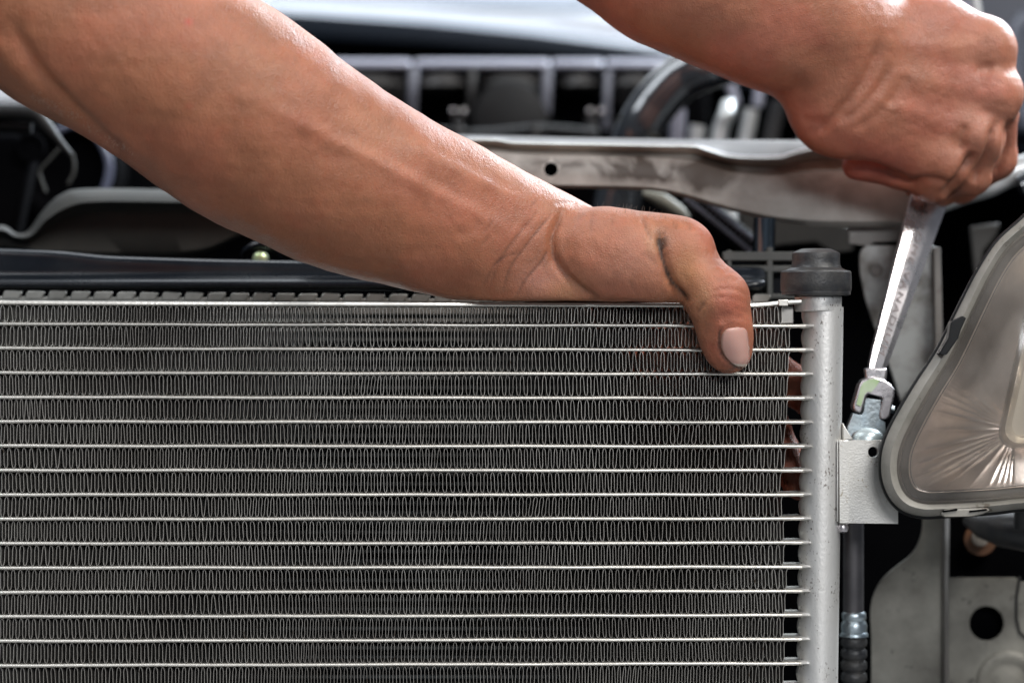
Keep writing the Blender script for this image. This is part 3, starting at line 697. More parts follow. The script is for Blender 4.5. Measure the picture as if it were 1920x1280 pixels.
lamp_b = root('hood_latch_rod', P(0, 215, 1.16), 'black hooked rod with a round end at the far left edge above the shield plate', 'rod')
pipe('rod', [(-260, 212, 1.16), (-60, 211, 1.16), (40, 212, 1.16), (68, 218, 1.16), (85, 236, 1.16), (110, 265, 1.16), (132, 290, 1.16)], [15, 15, 15, 15, 14, 8, 5], 'black_plastic', lamp_b)
pipe('spring', [(-200, 232, 1.165), (-40, 232, 1.165), (60, 238, 1.165)], 12, 'black_plastic', lamp_b)
st = root('wire_clip', P(90, 320, 1.2), 'thin bent wire loop in the dark left corner of the bay', 'clip')
pipe('wire', [(112, 278, 1.2), (95, 297, 1.2), (75, 320, 1.2), (78, 338, 1.2), (86, 360, 1.2)], 2.6, 'shield', st, 12)
pipe('wire', [(134, 286, 1.2), (139, 305, 1.2), (138, 325, 1.2), (128, 345, 1.2)], 3, 'shield', st, 12)
rg = root('round_duct', P(150, 320, 1.32), 'dark round duct rim with a soft bluish edge behind the left forearm', 'duct')
pipe('duct_rim', [(100, 250, 1.32), (130, 235, 1.32), (165, 240, 1.32), (190, 268, 1.32), (204, 300, 1.32), (204, 330, 1.32), (190, 365, 1.32), (150, 390, 1.32)], 7, mk('duct_edge', (.09, .10, .15), rough=.4), rg, 16)
mb = MB(); mb.lathe([(.030, -.03), (.029, 0), (.024, .002), (.02, -.01)], P(120, 315, 1.33), 32, ax='y'); world_obj('duct_body', mb, 'void_black', rg)
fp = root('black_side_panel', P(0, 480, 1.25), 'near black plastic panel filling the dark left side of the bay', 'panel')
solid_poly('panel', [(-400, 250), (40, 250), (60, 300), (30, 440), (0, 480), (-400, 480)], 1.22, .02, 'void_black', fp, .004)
mb = MB(); mb.lathe([(.0075, 0), (.007, .0014), (.0052, .0012), (.005, -.001)], P(58, 277, 1.218), 28, ax='y'); world_obj('grommet', mb, 'void_black', fp)
gb = root('small_clamp', P(488, 500, 1.09), 'small dark clamp with a greenish reflection painted on its screw beside the black radiator tank', 'clamp')
mb = MB(); mb.lathe([(.0034, -.004), (.0034, .001), (.0022, .0022), (.0004, .0024)], P(488, 485, 1.09), 24, ax='y'); world_obj('clamp_screw', mb, 'green_reflection', gb)  # the screw's greenish reflection is painted by its colour
pipe('clamp_band', [(455, 492, 1.095), (460, 470, 1.09), (488, 458, 1.088), (518, 470, 1.09), (524, 492, 1.095)], 6, 'gloss_black', gb, 14)

fd = root('fender_edge', P(0, 190, 1.5), 'white painted fender edge glimpsed at the far left behind the forearm', 'fender')
mb = MB(); r_ = [[P(x, y, d) for x in (-500, -200, 0, 60, 110, 200)] for y, d in ((60, 1.62), (120, 1.54), (160, 1.505), (188, 1.50), (198, 1.51))]
mb.rings(r_, cap=False, close=False); world_obj('fender_skin', mb, 'white_paint', fd, solid=.002)

# engine with its moulded cover
en = root('engine', P(900, 500, 1.42), 'dark blurred engine with ribbed manifold cover behind the crossmember', 'engine')
solid_poly('block', [(200, 135), (1330, 135), (1330, 420), (200, 420)], 1.46, .12, 'void_black', en, .004)
for x0, x1 in ((560, 770), (778, 1030), (1036, 1130), (1136, 1260)):
    mb = MB(); ring = []
    for dx in (x0, x1):
        ring.append([P(dx, y, d) for y, d in ((112, 1.46), (111, 1.425), (114, 1.413), (124, 1.410), (131, 1.414), (134, 1.425), (134, 1.46))])
    mb.rings(ring); world_obj('cover_edge', mb, 'engine_edge', en, bevel=.0015)
for x0, x1, y1 in ((590, 765, 205), (775, 880, 170), (895, 1025, 178), (1045, 1125, 165), (1140, 1235, 200)):
    mb = MB(); r_ = []
    for x in np.linspace(x0, x1, 9):
        u = (x - x0) / (x1 - x0) * 2 - 1
        r_.append([P(x, y, 1.415 + .012 * u * u + e) for y, e in ((136, .01), (140, 0), (158, -.004), (y1 - 14 * u * u, .006), (y1 + 8, .03))])
    mb.rings(r_, cap=False, close=False); world_obj('cover_section', mb, 'engine_alloy', en, solid=.002)
for x, y0, y1, w in ((776, 125, 215, 9), (886, 130, 220, 7), (1027, 125, 235, 9), (1140, 132, 240, 7)):
    pipe('cover_rib', [(x, y0, 1.405), (x - 2, (y0 + y1) / 2, 1.403), (x - 4, y1, 1.41)], w, mk('cover_rib', (.16, .165, .20), rough=.4) if x != 886 else 'engine_alloy', en, 14)
mb = MB(); mb.lathe([(.024, -.03), (.0235, .004), (.021, .008), (.012, .010), (.0005, .010)], P(957, 226, 1.41), 36, ax='y'); world_obj('oil_cap', mb, 'black_plastic', en)
for x in (858, 1115):
    for dx in (-8, 12):
        mb = MB(); mb.lathe([(.0018, -.002), (.0016, .0005), (.0009, .0014), (.0002, .0016)], P(x + dx, 208, 1.40), 14, ax='y'); world_obj('screw', mb, 'chrome', en)
for x, w, h, m_ in ((1010, 18, 40, 'engine_edge'), (905, 10, 30, 'engine_alloy'), (860, 12, 30, 'engine_alloy'), (1110, 12, 26, 'engine_alloy'), (660, 10, 40, 'engine_edge')):
    pipe('injector', [(x, 215, 1.41), (x, 215 + h, 1.41), (x, 290, 1.41)], w, m_, en, 16)

cw = root('cowl_seal', P(900, 120, 1.75), 'broad black cowl seal curving across the top behind the engine', 'cowl')
mb = MB(); r_ = []
for x in np.linspace(-300, 2300, 60):
    yt = float(np.interp(x, [-300, 440, 600, 800, 1000, 1280, 1700, 2300], [30, 16, 27, 42, 62, 98, 150, 240])); yb = yt + float(np.interp(x, [-300, 440, 640, 1000, 1250, 2300], [110, 92, 84, 66, 60, 300]))
    r_.append([P(x, yt + (yb - yt) * t, 1.74 - .05 * math.sin(t * math.pi)) for t in np.linspace(0, 1, 9)] + [P(x, yb, 1.80), P(x, yt, 1.80)])
mb.rings(r_); world_obj('seal', mb, 'cowl', cw)
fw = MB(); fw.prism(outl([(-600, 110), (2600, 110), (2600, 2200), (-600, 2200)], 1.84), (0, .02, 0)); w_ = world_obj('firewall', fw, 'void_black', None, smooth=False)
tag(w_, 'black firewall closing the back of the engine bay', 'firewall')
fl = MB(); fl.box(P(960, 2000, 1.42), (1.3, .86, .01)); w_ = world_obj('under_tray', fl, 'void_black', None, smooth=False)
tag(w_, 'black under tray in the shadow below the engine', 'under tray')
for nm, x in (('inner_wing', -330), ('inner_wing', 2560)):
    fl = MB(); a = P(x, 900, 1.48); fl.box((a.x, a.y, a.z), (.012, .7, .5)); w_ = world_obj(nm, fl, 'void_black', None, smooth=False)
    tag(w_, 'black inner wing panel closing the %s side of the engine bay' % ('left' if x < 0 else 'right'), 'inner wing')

# windscreen, wiper and pale body behind the cowl
ws = root('windscreen', P(900, 60, 1.9), 'bright reflecting windscreen base seen blurred along the top', 'windscreen')
mb = MB(); r_ = []
for x in np.linspace(-700, 2700, 40):
    yb = 40 + (x - 440) * .09
    r_.append([P(x, yb + 40, 1.82), P(x, yb - 30, 1.93), P(x, yb - 220, 2.35)])
mb.rings(r_, cap=False, close=False)
gl_ = mk('windscreen_glass', (.30, .34, .40), (.42, .45, .50), 4, rough=.12, rough2=.2, stretch=(.3, 1, 4)); world_obj('screen_glass', mb, gl_, ws, solid=.004)
wt = root('cowl_trim', P(1100, 80, 1.80), 'white painted trim strip sweeping down to the right above the black seal', 'trim')
mb = MB(); r_ = []
for x in np.linspace(400, 1800, 40):
    yt = float(np.interp(x, [400, 700, 900, 1100, 1300, 1800], [2, 8, 22, 28, 50, 110])); yb = float(np.interp(x, [400, 600, 800, 1000, 1280, 1800], [2, 11, 27, 46, 84, 168])) 
    r_.append([P(x, yt, 1.80), P(x, (yt + yb) / 2, 1.772), P(x, yb + 3, 1.768), P(x, yb + 3, 1.82)])
mb.rings(r_); world_obj('trim_strip', mb, 'white_paint', wt)
wp = root('wiper_arm', P(900, 12, 1.79), 'thin dark wiper arm lying along the base of the windscreen', 'wiper')
pipe('arm', [(500, -6, 1.79), (760, 6, 1.79), (860, 13, 1.79), (960, 17, 1.79), (1140, 15, 1.79), (1500, 0, 1.79)], [3, 3, 4, 5, 4, 3], 'black_plastic', wp, 12)

# curved hose
ho = root('radiator_hose', P(1220, 265, 1.24), 'large shiny black hose curving up behind the crossmember under the right forearm', 'hose')
pipe('hose', [(1150, 420, 1.25), (1168, 330, 1.25), (1190, 262, 1.24), (1225, 200, 1.24), (1272, 150, 1.24), (1330, 124, 1.24), (1400, 112, 1.26), (1500, 130, 1.30), (1560, 200, 1.34)], 44, 'hose_rubber', ho, 40)
bp = root('brake_pipes', P(1350, 265, 1.36), 'cluster of blurred pale alloy pipes standing between the hose and the right wrist', 'pipes')
for pts, r, m_ in (([(1268, 275, 1.33), (1270, 240, 1.33), (1272, 205, 1.33)], 14, 'engine_edge'),
                   ([(1303, 275, 1.33), (1306, 250, 1.33), (1308, 236, 1.33)], 14, 'pale_metal'),
                   ([(1345, 275, 1.33), (1352, 240, 1.33), (1362, 215, 1.33), (1366, 200, 1.34)], 15, 'pale_metal'),
                   ([(1395, 275, 1.36), (1402, 240, 1.36), (1408, 205, 1.36)], 14, 'pale_metal'),
                   ([(1420, 200, 1.38), (1424, 170, 1.38), (1432, 140, 1.38)], 10, 'engine_edge'),
                   ([(1443, 275, 1.38), (1452, 230, 1.38), (1462, 190, 1.38)], 15, 'engine_alloy'),
                   ([(1362, 130, 1.38), (1370, 160, 1.38), (1380, 195, 1.38)], 9, 'engine_edge'),
                   ([(1505, 275, 1.3), (1512, 258, 1.3), (1524, 250, 1.3)], 13, 'pale_metal')):
    pipe('pipe', pts, r, m_, bp, 16)
ap = root('alloy_pipe', P(1850, 340, 1.16), 'pale alloy pipe sloping up to the right behind the fingers of the right hand', 'pipe')
pipe('pipe', [(1690, 440, 1.17), (1745, 392, 1.16), (1800, 368, 1.155), (1850, 345, 1.15), (1900, 322, 1.15), (1990, 300, 1.15)], [12, 17, 17, 26, 26, 26], 'pale_metal', ap)
pipe('pipe_joint', [(1912, 350, 1.14), (1935, 340, 1.14), (1980, 335, 1.14)], 22, 'hose_rubber', ap)
bw = root('bonnet_stay_cables', P(1830, 60, 1.30), 'two pale thin cables above the knuckles of the right hand', 'cables')
pipe('cable', [(1842, 90, 1.26), (1836, 40, 1.26), (1828, -10, 1.26), (1818, -60, 1.26)], 7, 'pale_metal', bw, 14)
pipe('cable', [(1822, 90, 1.28), (1815, 20, 1.28), (1808, -40, 1.28)], 6, 'engine_edge', bw, 14)
bx = root('fuse_box', P(1850, 300, 1.40), 'dark blue grey box behind the right hand at the right edge', 'box')
solid_poly('box', [(1640, -120), (2250, -120), (2250, 250), (1640, 250)], 1.42, .1, mk('blue_grey_box', (.028, .034, .05), (.05, .055, .075), 10, rough=.5), bx, .006)
pipe('box_edge', [(1925, 30, 1.38), (1900, 75, 1.38), (1905, 180, 1.38), (1930, 240, 1.38)], 16, mk('box_edge', (.09, .10, .13), rough=.4), bx)
# things between the thumb knuckle and the rubber mount
pb = root('plastic_mount_frame', P(1420, 560, 1.075), 'black plastic frame with crossbars between the thumb and the rubber mount', 'frame')
fm = mk('frame_plastic', (.035, .038, .036), (.055, .057, .053), 60, rough=.5)
for a, b, r in (((1362, 480), (1498, 482), 8), ((1362, 506), (1498, 503), 5), ((1366, 474), (1366, 560), 5), ((1442, 470), (1442, 556), 6), ((1366, 556), (1498, 556), 5)):
    A = P(*a, 1.075); Bp = P(*b, 1.075); c = (A + Bp) / 2; dv = Bp - A
    mb = MB(); mb.box(c, (abs(dv.x) + r * K * 2 * 1.07, .006 + r * .0001, abs(dv.z) + r * K * 2 * 1.07)); world_obj('frame_bar', mb, fm, pb, bevel=.0006)
solid_poly('back_web', [(1366, 480), (1498, 480), (1498, 556), (1366, 556)], 1.081, .003, 'gloss_black', pb, 0)
pn = root('locating_pin', P(1432, 478, 1.08), 'short bright cylindrical pin standing on the black plastic frame', 'pin')
pipe('pin', [(1432, 480, 1.080), (1433, 440, 1.080), (1434, 409, 1.080)], 21, mk('polished_pin', (.10, .13, .16), rough=.16, metal=.9), pn, 32)
db = root('drive_chain', P(1300, 420, 1.16), 'dark toothed belt running diagonally under the crossmember', 'belt')
A = P(1290, 365, 1.16); Bp = P(1420, 470, 1.16); dv = (Bp - A); ang = math.atan2(-dv.z, dv.x); Rb = Matrix.Rotation(ang, 3, 'Y')
mb = MB(); mb.box((A + Bp) / 2, (dv.length, .012, .009), Rb); world_obj('belt_back', mb, 'black_plastic', db, bevel=.0005)
for i in range(17):
    c = A + dv * (i + .5) / 17
    for o_ in (-.0026, .0022):
        mb = MB(); mb.box(c + Rb @ Vector((0, -.0066, o_)), (.0012, .0016, .0026), Rb); world_obj('tooth', mb, 'engine_edge', db, bevel=.0003)
ls = root('pale_lever', P(1250, 380, 1.18), 'small blurred cream lever behind the thumb under the crossmember', 'lever')
pipe('lever', [(1205, 362, 1.18), (1240, 375, 1.18), (1275, 398, 1.18), (1290, 412, 1.18)], [6, 14, 12, 5], mk('cream_plastic', (.17, .17, .14), rough=.6), ls)
ls2 = root('pale_strut', P(1368, 420, 1.15), 'short upright pale strut behind the belt near the bright pin', 'strut')
pipe('strut', [(1362, 378, 1.19), (1370, 410, 1.19), (1378, 445, 1.19)], [11, 15, 6], 'pale_metal', ls2)
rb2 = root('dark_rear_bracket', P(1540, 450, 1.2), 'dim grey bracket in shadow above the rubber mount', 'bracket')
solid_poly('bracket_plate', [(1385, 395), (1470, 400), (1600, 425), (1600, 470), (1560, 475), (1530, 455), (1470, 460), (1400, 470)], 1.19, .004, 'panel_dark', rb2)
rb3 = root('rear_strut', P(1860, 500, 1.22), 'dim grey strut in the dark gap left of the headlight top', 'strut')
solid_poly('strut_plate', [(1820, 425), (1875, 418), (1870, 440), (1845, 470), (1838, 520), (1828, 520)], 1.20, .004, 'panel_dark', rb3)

# the workshop round the car
fl = MB(); fl.box((0, 3, 0.0), (16, 16, .02)); w_ = world_obj('floor', fl, 'floor', None, smooth=False); w_['kind'] = 'structure'
wl = MB(); wl.box((0, 5.2, 2.2), (14, .1, 4.4)); w_ = world_obj('wall', wl, 'backdrop', None, smooth=False); w_['kind'] = 'structure'

wlm = root('wiring_loom', P(820, 250, 1.36), 'dark ribbed wiring loom lying along the engine behind the crossmember', 'wiring')
pts = spline([(420, 262, 1.37), (600, 250, 1.36), (760, 246, 1.355), (900, 252, 1.36), (1010, 244, 1.36), (1120, 252, 1.35)], 24)
mb = MB(); mb.tube([P(*q) for q in pts], [(9 + 2.0 * (k % 2)) * K * 1.36 for k in range(len(pts))], 12); world_obj('conduit', mb, 'black_plastic', wlm)
for x in (700, 860, 1005):
    mb = MB(); c = P(x, 249, 1.357); mb.box(c, (.004, .009, .009)); world_obj('cable_tie', mb, 'engine_alloy', wlm, bevel=.0008)
hc = root('hose_clamp', P(1178, 300, 1.24), 'worm drive clamp round the lower end of the large black hose', 'clamp')
mb = MB(); mb.tube([P(1196, 250, 1.24), P(1203, 238, 1.24)], [46 * K * 1.24, 46 * K * 1.24], 40); world_obj('band', mb, 'shield', hc)

# ================================================================ ARMS AND HANDS (implicit surface, millimetres)
MM = 1000.0
def Pm(px, py, d): return np.array(P(px, py, d)) * MM
def smin(a, b, k):
    h = np.clip(.5 + .5 * (b - a) / k, 0, 1); return b + (a - b) * h - k * h * (1 - h)
def smax(a, b, k): return -smin(-a, -b, k)
class RC:
    """tapered capsule; fy squeezes it in depth"""
    def __init__(s, a, b, ra, rb, fy=1.0):
        s.a = Pm(*a); s.b = Pm(*b); s.ra = ra * K * a[2] * MM; s.rb = rb * K * b[2] * MM; s.fy = fy
    def __call__(s, p):
        sc = np.array([1, 1 / s.fy, 1]); q = p.copy(); q[:, 1] = s.a[1] + (p[:, 1] - s.a[1]) / s.fy
        b = s.b.copy(); b[1] = s.a[1] + (s.b[1] - s.a[1]) / s.fy
        ab = b - s.a; t = np.clip(((q - s.a) @ ab) / (ab @ ab), 0, 1)
        c = s.a + t[:, None] * ab; d = np.linalg.norm(q - c, axis=1) - (s.ra + (s.rb - s.ra) * t)
        return d
class EL:
    def __init__(s, c, r, ang=0.0):
        s.c = Pm(*c); s.r = np.array([r[0], r[1], r[2]]) * K * c[2] * MM; s.ca = math.cos(ang); s.sa = math.sin(ang)
    def __call__(s, p):
        q = p - s.c; x = q[:, 0] * s.ca - q[:, 2] * s.sa; z = q[:, 0] * s.sa + q[:, 2] * s.ca
        v = np.stack([x / s.r[0], q[:, 1] / s.r[1], z / s.r[2]], 1); k0 = np.linalg.norm(v, axis=1) + 1e-9
        return (k0 - 1) * k0 / (np.linalg.norm(v / s.r, axis=1) + 1e-9)
def chain(pts, fy=1.0): return [RC(a[:3], b[:3], a[3], b[3], fy) for a, b in zip(pts, pts[1:])]
def union(fs, p, k):
    d = fs[0](p)
    for f in fs[1:]: d = smin(d, f(p), k)
    return d

def surface(f, lo, hi, h):
    """dual contouring of f=0 on a narrow band of blocks"""
    lo = np.array(lo, float); hi = np.array(hi, float)
    B = 10; nb = np.ceil((hi - lo) / (h * B)).astype(int); n = nb * B + 1
    ax = [lo[i] + h * np.arange(n[i]) for i in range(3)]
    V = np.full(tuple(n), 1e3, np.float32)
    bc = np.stack(np.meshgrid(*[lo[i] + h * B * (np.arange(nb[i]) + .5) for i in range(3)], indexing='ij'), -1).reshape(-1, 3)
    dv = f(bc); rad = h * B * .87
    near = np.abs(dv) < rad * 1.9 + 3
    idx = np.stack(np.unravel_index(np.arange(len(bc)), tuple(nb)), 1)
    for (i, j, k), v in zip(idx[~near], dv[~near]):
        V[i*B:i*B+B+1, j*B:j*B+B+1, k*B:k*B+B+1] = v
    w = np.stack(np.meshgrid(*[np.arange(B + 1)] * 3, indexing='ij'), -1).reshape(-1, 3)
    ids = idx[near]
    for s in range(0, len(ids), 200):
        ch = ids[s:s + 200]; g = (ch[:, None, :] * B + w[None]); pts = lo + g.reshape(-1, 3) * h
        val = f(pts); g = g.reshape(-1, 3); V[g[:, 0], g[:, 1], g[:, 2]] = val
    neg = V < 0
    c = np.zeros(tuple(n - 1), np.int8)
    for dx in (0, 1):
        for dy in (0, 1):
            for dz in (0, 1): c += neg[dx:n[0]-1+dx, dy:n[1]-1+dy, dz:n[2]-1+dz]
    act = np.argwhere((c > 0) & (c < 8)); vid = np.full(tuple(n - 1), -1, np.int64); vid[tuple(act.T)] = np.arange(len(act))
    pos = np.zeros((len(act), 3)); cnt = np.zeros(len(act))
    corners = [(0,0,0),(1,0,0),(0,1,0),(1,1,0),(0,0,1),(1,0,1),(0,1,1),(1,1,1)]
    edges = [(0,1),(2,3),(4,5),(6,7),(0,2),(1,3),(4,6),(5,7),(0,4),(1,5),(2,6),(3,7)]
    cv = [V[act[:,0]+a, act[:,1]+b, act[:,2]+d] for a, b, d in corners]
    for a, b in edges:
        va, vb = cv[a], cv[b]; m = (va < 0) != (vb < 0); t = np.where(m, va / np.where(m, va - vb, 1), 0)
        pa = np.array(corners[a]); pb_ = np.array(corners[b]); q = pa + t[:, None] * (pb_ - pa)
        pos += np.where(m[:, None], q, 0); cnt += m
    pos = lo + (act + pos / cnt[:, None]) * h
    faces = []
    for axis_ in range(3):
        sl0 = [slice(None)] * 3; sl1 = [slice(None)] * 3; sl0[axis_] = slice(0, -1); sl1[axis_] = slice(1, None)
        s0 = neg[tuple(sl0)]; s1 = neg[tuple(sl1)]; e = np.argwhere(s0 != s1)
        o1, o2 = [i for i in range(3) if i != axis_]
        ok = (e[:, o1] > 0) & (e[:, o2] > 0) & (e[:, o1] < n[o1] - 1) & (e[:, o2] < n[o2] - 1); e = e[ok]
        def at_(a, b):
            q = e.copy(); q[:, o1] -= a; q[:, o2] -= b; return vid[q[:, 0], q[:, 1], q[:, 2]]
        quad = np.stack([at_(0, 0), at_(1, 0), at_(1, 1), at_(0, 1)], 1)
        flip = s0[tuple(e.T)]
        if axis_ == 1: flip = ~flip
        quad[flip] = quad[flip][:, ::-1]
        faces.append(quad)
    return pos, np.concatenate(faces)
def grad(f, p, e=.15):
    g = np.zeros_like(p)
    for i in range(3):
        q = p.copy(); q[:, i] += e; r = p.copy(); r[:, i] -= e; g[:, i] = (f(q) - f(r)) / (2 * e)
    return g
def refine(f, pos, it=3):
    for _ in range(it):
        g = grad(f, pos); l2 = np.maximum((g * g).sum(1), .05); pos = pos - np.clip(f(pos) / l2, -.8, .8)[:, None] * g
    g = grad(f, pos); return pos, g / np.maximum(np.linalg.norm(g, axis=1), 1e-6)[:, None]
def to_px(pos):
    w = pos / MM; d = w[:, 1] + 1.0; return 960 + w[:, 0] / (K * d), 640 - (w[:, 2] - .9) / (K * d)
def seg_dist(px, py, pts):
    best = np.full(len(px), 1e9); along = np.zeros(len(px)); n = len(pts) - 1
    for i, (a, b) in enumerate(zip(pts, pts[1:])):
        ax_, ay_ = a; bx_, by_ = b; dx, dy = bx_ - ax_, by_ - ay_
        t = np.clip(((px - ax_) * dx + (py - ay_) * dy) / (dx * dx + dy * dy), 0, 1)
        d = np.hypot(px - ax_ - t * dx, py - ay_ - t * dy); m = d < best
        best = np.where(m, d, best); along = np.where(m, (i + t) / n, along)
    return best, along
def crease(pos, nrm, px, py, pts, depth, width, ends=True):
    """skin fold pressed into the side that faces the viewer; depth in mm, width in photo pixels"""
    q = [(float(a), float(b)) for a, b in spline(pts, 6)]
    d, al = seg_dist(px, py, q); face = np.clip(-nrm[:, 1] * 2 + .3, 0, 1)
    tap = np.clip(np.minimum(al, 1 - al) * 6, 0, 1) if ends else 1
    return depth * np.exp(-(d / width) ** 2) * face * tap
def g2(px, py, cx_, cy_, rx, ry, ang=0):
    c, s = math.cos(ang), math.sin(ang); x = (px - cx_) * c + (py - cy_) * s; y = -(px - cx_) * s + (py - cy_) * c
    return np.exp(-(x / rx) ** 2 - (y / ry) ** 2)
def make_body_mesh(name, pos, nrm, faces, tone, parent, loc):
    a_, b_, c_ = pos[faces[:, 0]], pos[faces[:, 1]], pos[faces[:, 2]]
    if (np.cross(b_ - a_, c_ - a_) * nrm[faces[:, 0]]).sum() < 0: faces = np.ascontiguousarray(faces[:, ::-1])
    me = bpy.data.meshes.new(name); v = pos / MM - np.array(loc)
    me.vertices.add(len(v)); me.vertices.foreach_set('co', v.astype(np.float32).ravel())
    me.loops.add(faces.size); me.loops.foreach_set('vertex_index', faces.ravel().astype(np.int32))
    me.polygons.add(len(faces)); me.polygons.foreach_set('loop_start', (np.arange(len(faces)) * 4).astype(np.int32))
    try: me.polygons.foreach_set('loop_total', np.full(len(faces), 4, np.int32))
    except Exception: pass
    me.update(); me.validate()
    a = me.color_attributes.new('tone', 'FLOAT_COLOR', 'POINT')
    a.data.foreach_set('color', np.concatenate([tone, np.ones((len(tone), 1))], 1).astype(np.float32).ravel())
    me.shade_smooth(); me.materials.append(M['skin'])
    o = bpy.data.objects.new(name, me); COL.objects.link(o); o.parent = parent
    return o
def noise1(p, s, seed):
    r = np.random.RandomState(seed); v = np.zeros(len(p))
    for i in range(10):
        k = r.normal(size=3) / s; v += np.sin(p @ k + r.rand() * 6.28)
    return v / 3.2

person = root('person', P(300, -200, 1.0), 'mechanic with bare tanned arms, one hand gripping the condenser, the other on a wrench', 'person')
PL = np.array(person.location)
H = 0.95

# ---- left arm
arm = chain([(-260, -190, .955, 200), (-60, -90, .955, 178), (120, 26, .957, 169), (240, 87, .960, 166), (350, 146, .965, 176), (435, 203, .970, 180), (525, 266, .975, 172), (630, 324, .981, 161), (735, 371, .987, 146),
             (845, 411, .993, 129), (950, 455, .999, 117), (1015, 484, 1.002, 112)], .74)
palm = chain([(1015, 488, 1.002, 104), (1110, 500, 1.018, 96), (1225, 512, 1.034, 84)], .72)
knuck = chain([(1215, 470, 1.032, 64), (1180, 560, 1.040, 54)], 1)
thenar = [EL((1140, 478, .992), (118, 74, 91), .10), EL((1212, 494, .988), (84, 58, 78), .25)]
heel = [EL((1010, 540, 1.000), (120, 60, 62), .15)]
thumb = chain([(1225, 472, .993, 60), (1274, 478, .990, 54), (1347, 562, .9848, 54), (1360, 620, .9872, 47), (1368, 656, .9893, 39)])
tipb = [EL((1363, 646, .9885), (42, 38, 52), -.15), EL((1280, 446, .991), (40, 38, 24), .35)]
FB = 1.0262
fingers = [chain([(1258, 505, 1.036, 42), (1376, 626, 1.036, 38), (1488, 722, 1.030, 34), (1548, 782, FB, 24)]),
           chain([(1228, 525, 1.040, 46), (1350, 670, 1.037, 40), (1440, 800, 1.031, 37), (1498, 905, FB, 31)]),
           chain([(1190, 560, 1.042, 44), (1290, 730, 1.037, 38), (1372, 868, 1.031, 35), (1420, 968, FB, 30)]),
           chain([(1150, 585, 1.042, 42), (1215, 730, 1.037, 34), (1278, 840, 1.031, 31), (1318, 920, FB, 27)])]
zt = float(P(1100, 565.5, 1.0)[2]) * MM; yf = 0.0
def plate_z_at(x): return zt + (x - 30) * -.0075
def f_left(p):
    d = union(arm, p, 14); d = smin(d, union(palm, p, 10), 16); d = smin(d, union(knuck, p, 8), 12)
    d = smin(d, union(heel, p, 8), 12); d = smin(d, union(thenar, p, 10), 4.5)
    clip = (plate_z_at(p[:, 0]) + .1) - p[:, 2]                       # palm rests on the condenser top
    behind = (1.0185 - 1.0) * MM - p[:, 1]
    d = smax(d, smin(clip, 1e3 * np.ones_like(clip), 1) , 2.0)
    t = union(thumb, p, 5); t = smin(t, tipb[0](p), 4); t = smin(t, tipb[1](p), 12)
    core = np.maximum(-(p[:, 2] - plate_z_at(p[:, 0])) * -1, 0)
    tc = np.where(p[:, 2] < plate_z_at(p[:, 0]) + 4, p[:, 1] - (-.9), -50)       # thumb pad squashed on the fins
    t = smax(t, tc, 1.5)
    d = smin(d, t, 6)
    fs = None
    for ch in fingers:
        q = union(ch, p, 4); fs = q if fs is None else smin(fs, q, 1.5)
    fs = smax(fs, np.where(p[:, 2] < plate_z_at(p[:, 0]) + 3, 18.6 - p[:, 1] + .045 * (p[:, 0] - 120) , -50), 1.0)
    return smin(d, fs, 6)
lo = Pm(-250, 1010, .98); hi = Pm(1650, -330, 1.0)
pos, faces = surface(f_left, (lo[0], -85, lo[2]), (hi[0], 62, hi[2]), H)
pos, nrm = refine(f_left, pos)
px, py = to_px(pos)
disp = np.zeros(len(pos)); dirt = np.zeros(len(pos))
CR = [  # polyline, depth mm, width px, dirt
    ([(1060, 392), (1046, 420), (1036, 450), (1040, 482), (1060, 515), (1092, 545), (1125, 563)], 2.3, 8, .30),
    ([(1030, 462), (1015, 490), (985, 525), (965, 562)], .5, 4, .40),
    ([(1035, 400), (1010, 430), (985, 462), (955, 505), (940, 560)], .40, 3.6, .36),
    ([(1010, 392), (985, 425), (955, 460), (930, 505), (915, 550)], .30, 3.4, .28),
    ([(985, 470), (950, 480), (925, 500), (905, 540)], .22, 3, .28),
    ([(1040, 385), (1060, 378), (1085, 382)], .5, 5, .1),
    ([(1238, 428), (1237, 455), (1246, 490), (1258, 525), (1275, 550), (1296, 568)], 2.4, 8, .85),
    ([(1205, 405), (1212, 430), (1224, 455)], .7, 5, .35),
    ([(1262, 412), (1268, 430)], .3, 4, .3), ([(1290, 415), (1296, 432)], .3, 4, .2),
    ([(1112, 395), (1108, 420), (1112, 440)], .35, 6, .2), ([(1150, 400), (1148, 425)], .25, 6, .15),
    ([(1330, 550), (1355, 541), (1385, 545), (1402, 556)], .40, 3, .06), ([(1325, 562), (1350, 557), (1380, 562), (1404, 574)], .34, 3, .04),
    ([(1340, 532), (1362, 524), (1386, 526)], .30, 3, .03), ([(1344, 516), (1362, 509), (1378, 510)], .26, 3, .02), ([(1348, 500), (1366, 496)], .25, 3, .0),
    ([(1372, 578), (1392, 582), (1406, 592)], .4, 4, -.08), ([(1342, 592), (1370, 590), (1398, 598)], .25, 5, .0),
    ([(1308, 588), (1314, 576), (1322, 568)], .5, 6, .35), ([(1356, 612), (1350, 622), (1348, 640), (1352, 662), (1366, 678), (1384, 690), (1398, 691)], .5, 3.2, .8),
    ([(20, 30), (48, 90), (80, 138), (118, 180), (165, 226), (215, 275), (240, 296)], 1.7, 13, 0),
    ([(1238, 500), (1200, 470)], .25, 5, .15), ([(1200, 560), (1185, 540), (1180, 525)], .3, 4, .2), ([(905, 410), (880, 430), (850, 440)], .5, 14, 0),
]
r_ = random.Random(5)
for i in range(34):                                                   # small wrist wrinkles
    x = r_.uniform(915, 1075); y = r_.uniform(370, 500); l = r_.uniform(14, 40)
    CR.append(([(x, y), (x - l * .35, y + l * .55), (x - l * .8, y + l)], r_.uniform(.06, .18), 2.6, r_.uniform(.02, .12)))
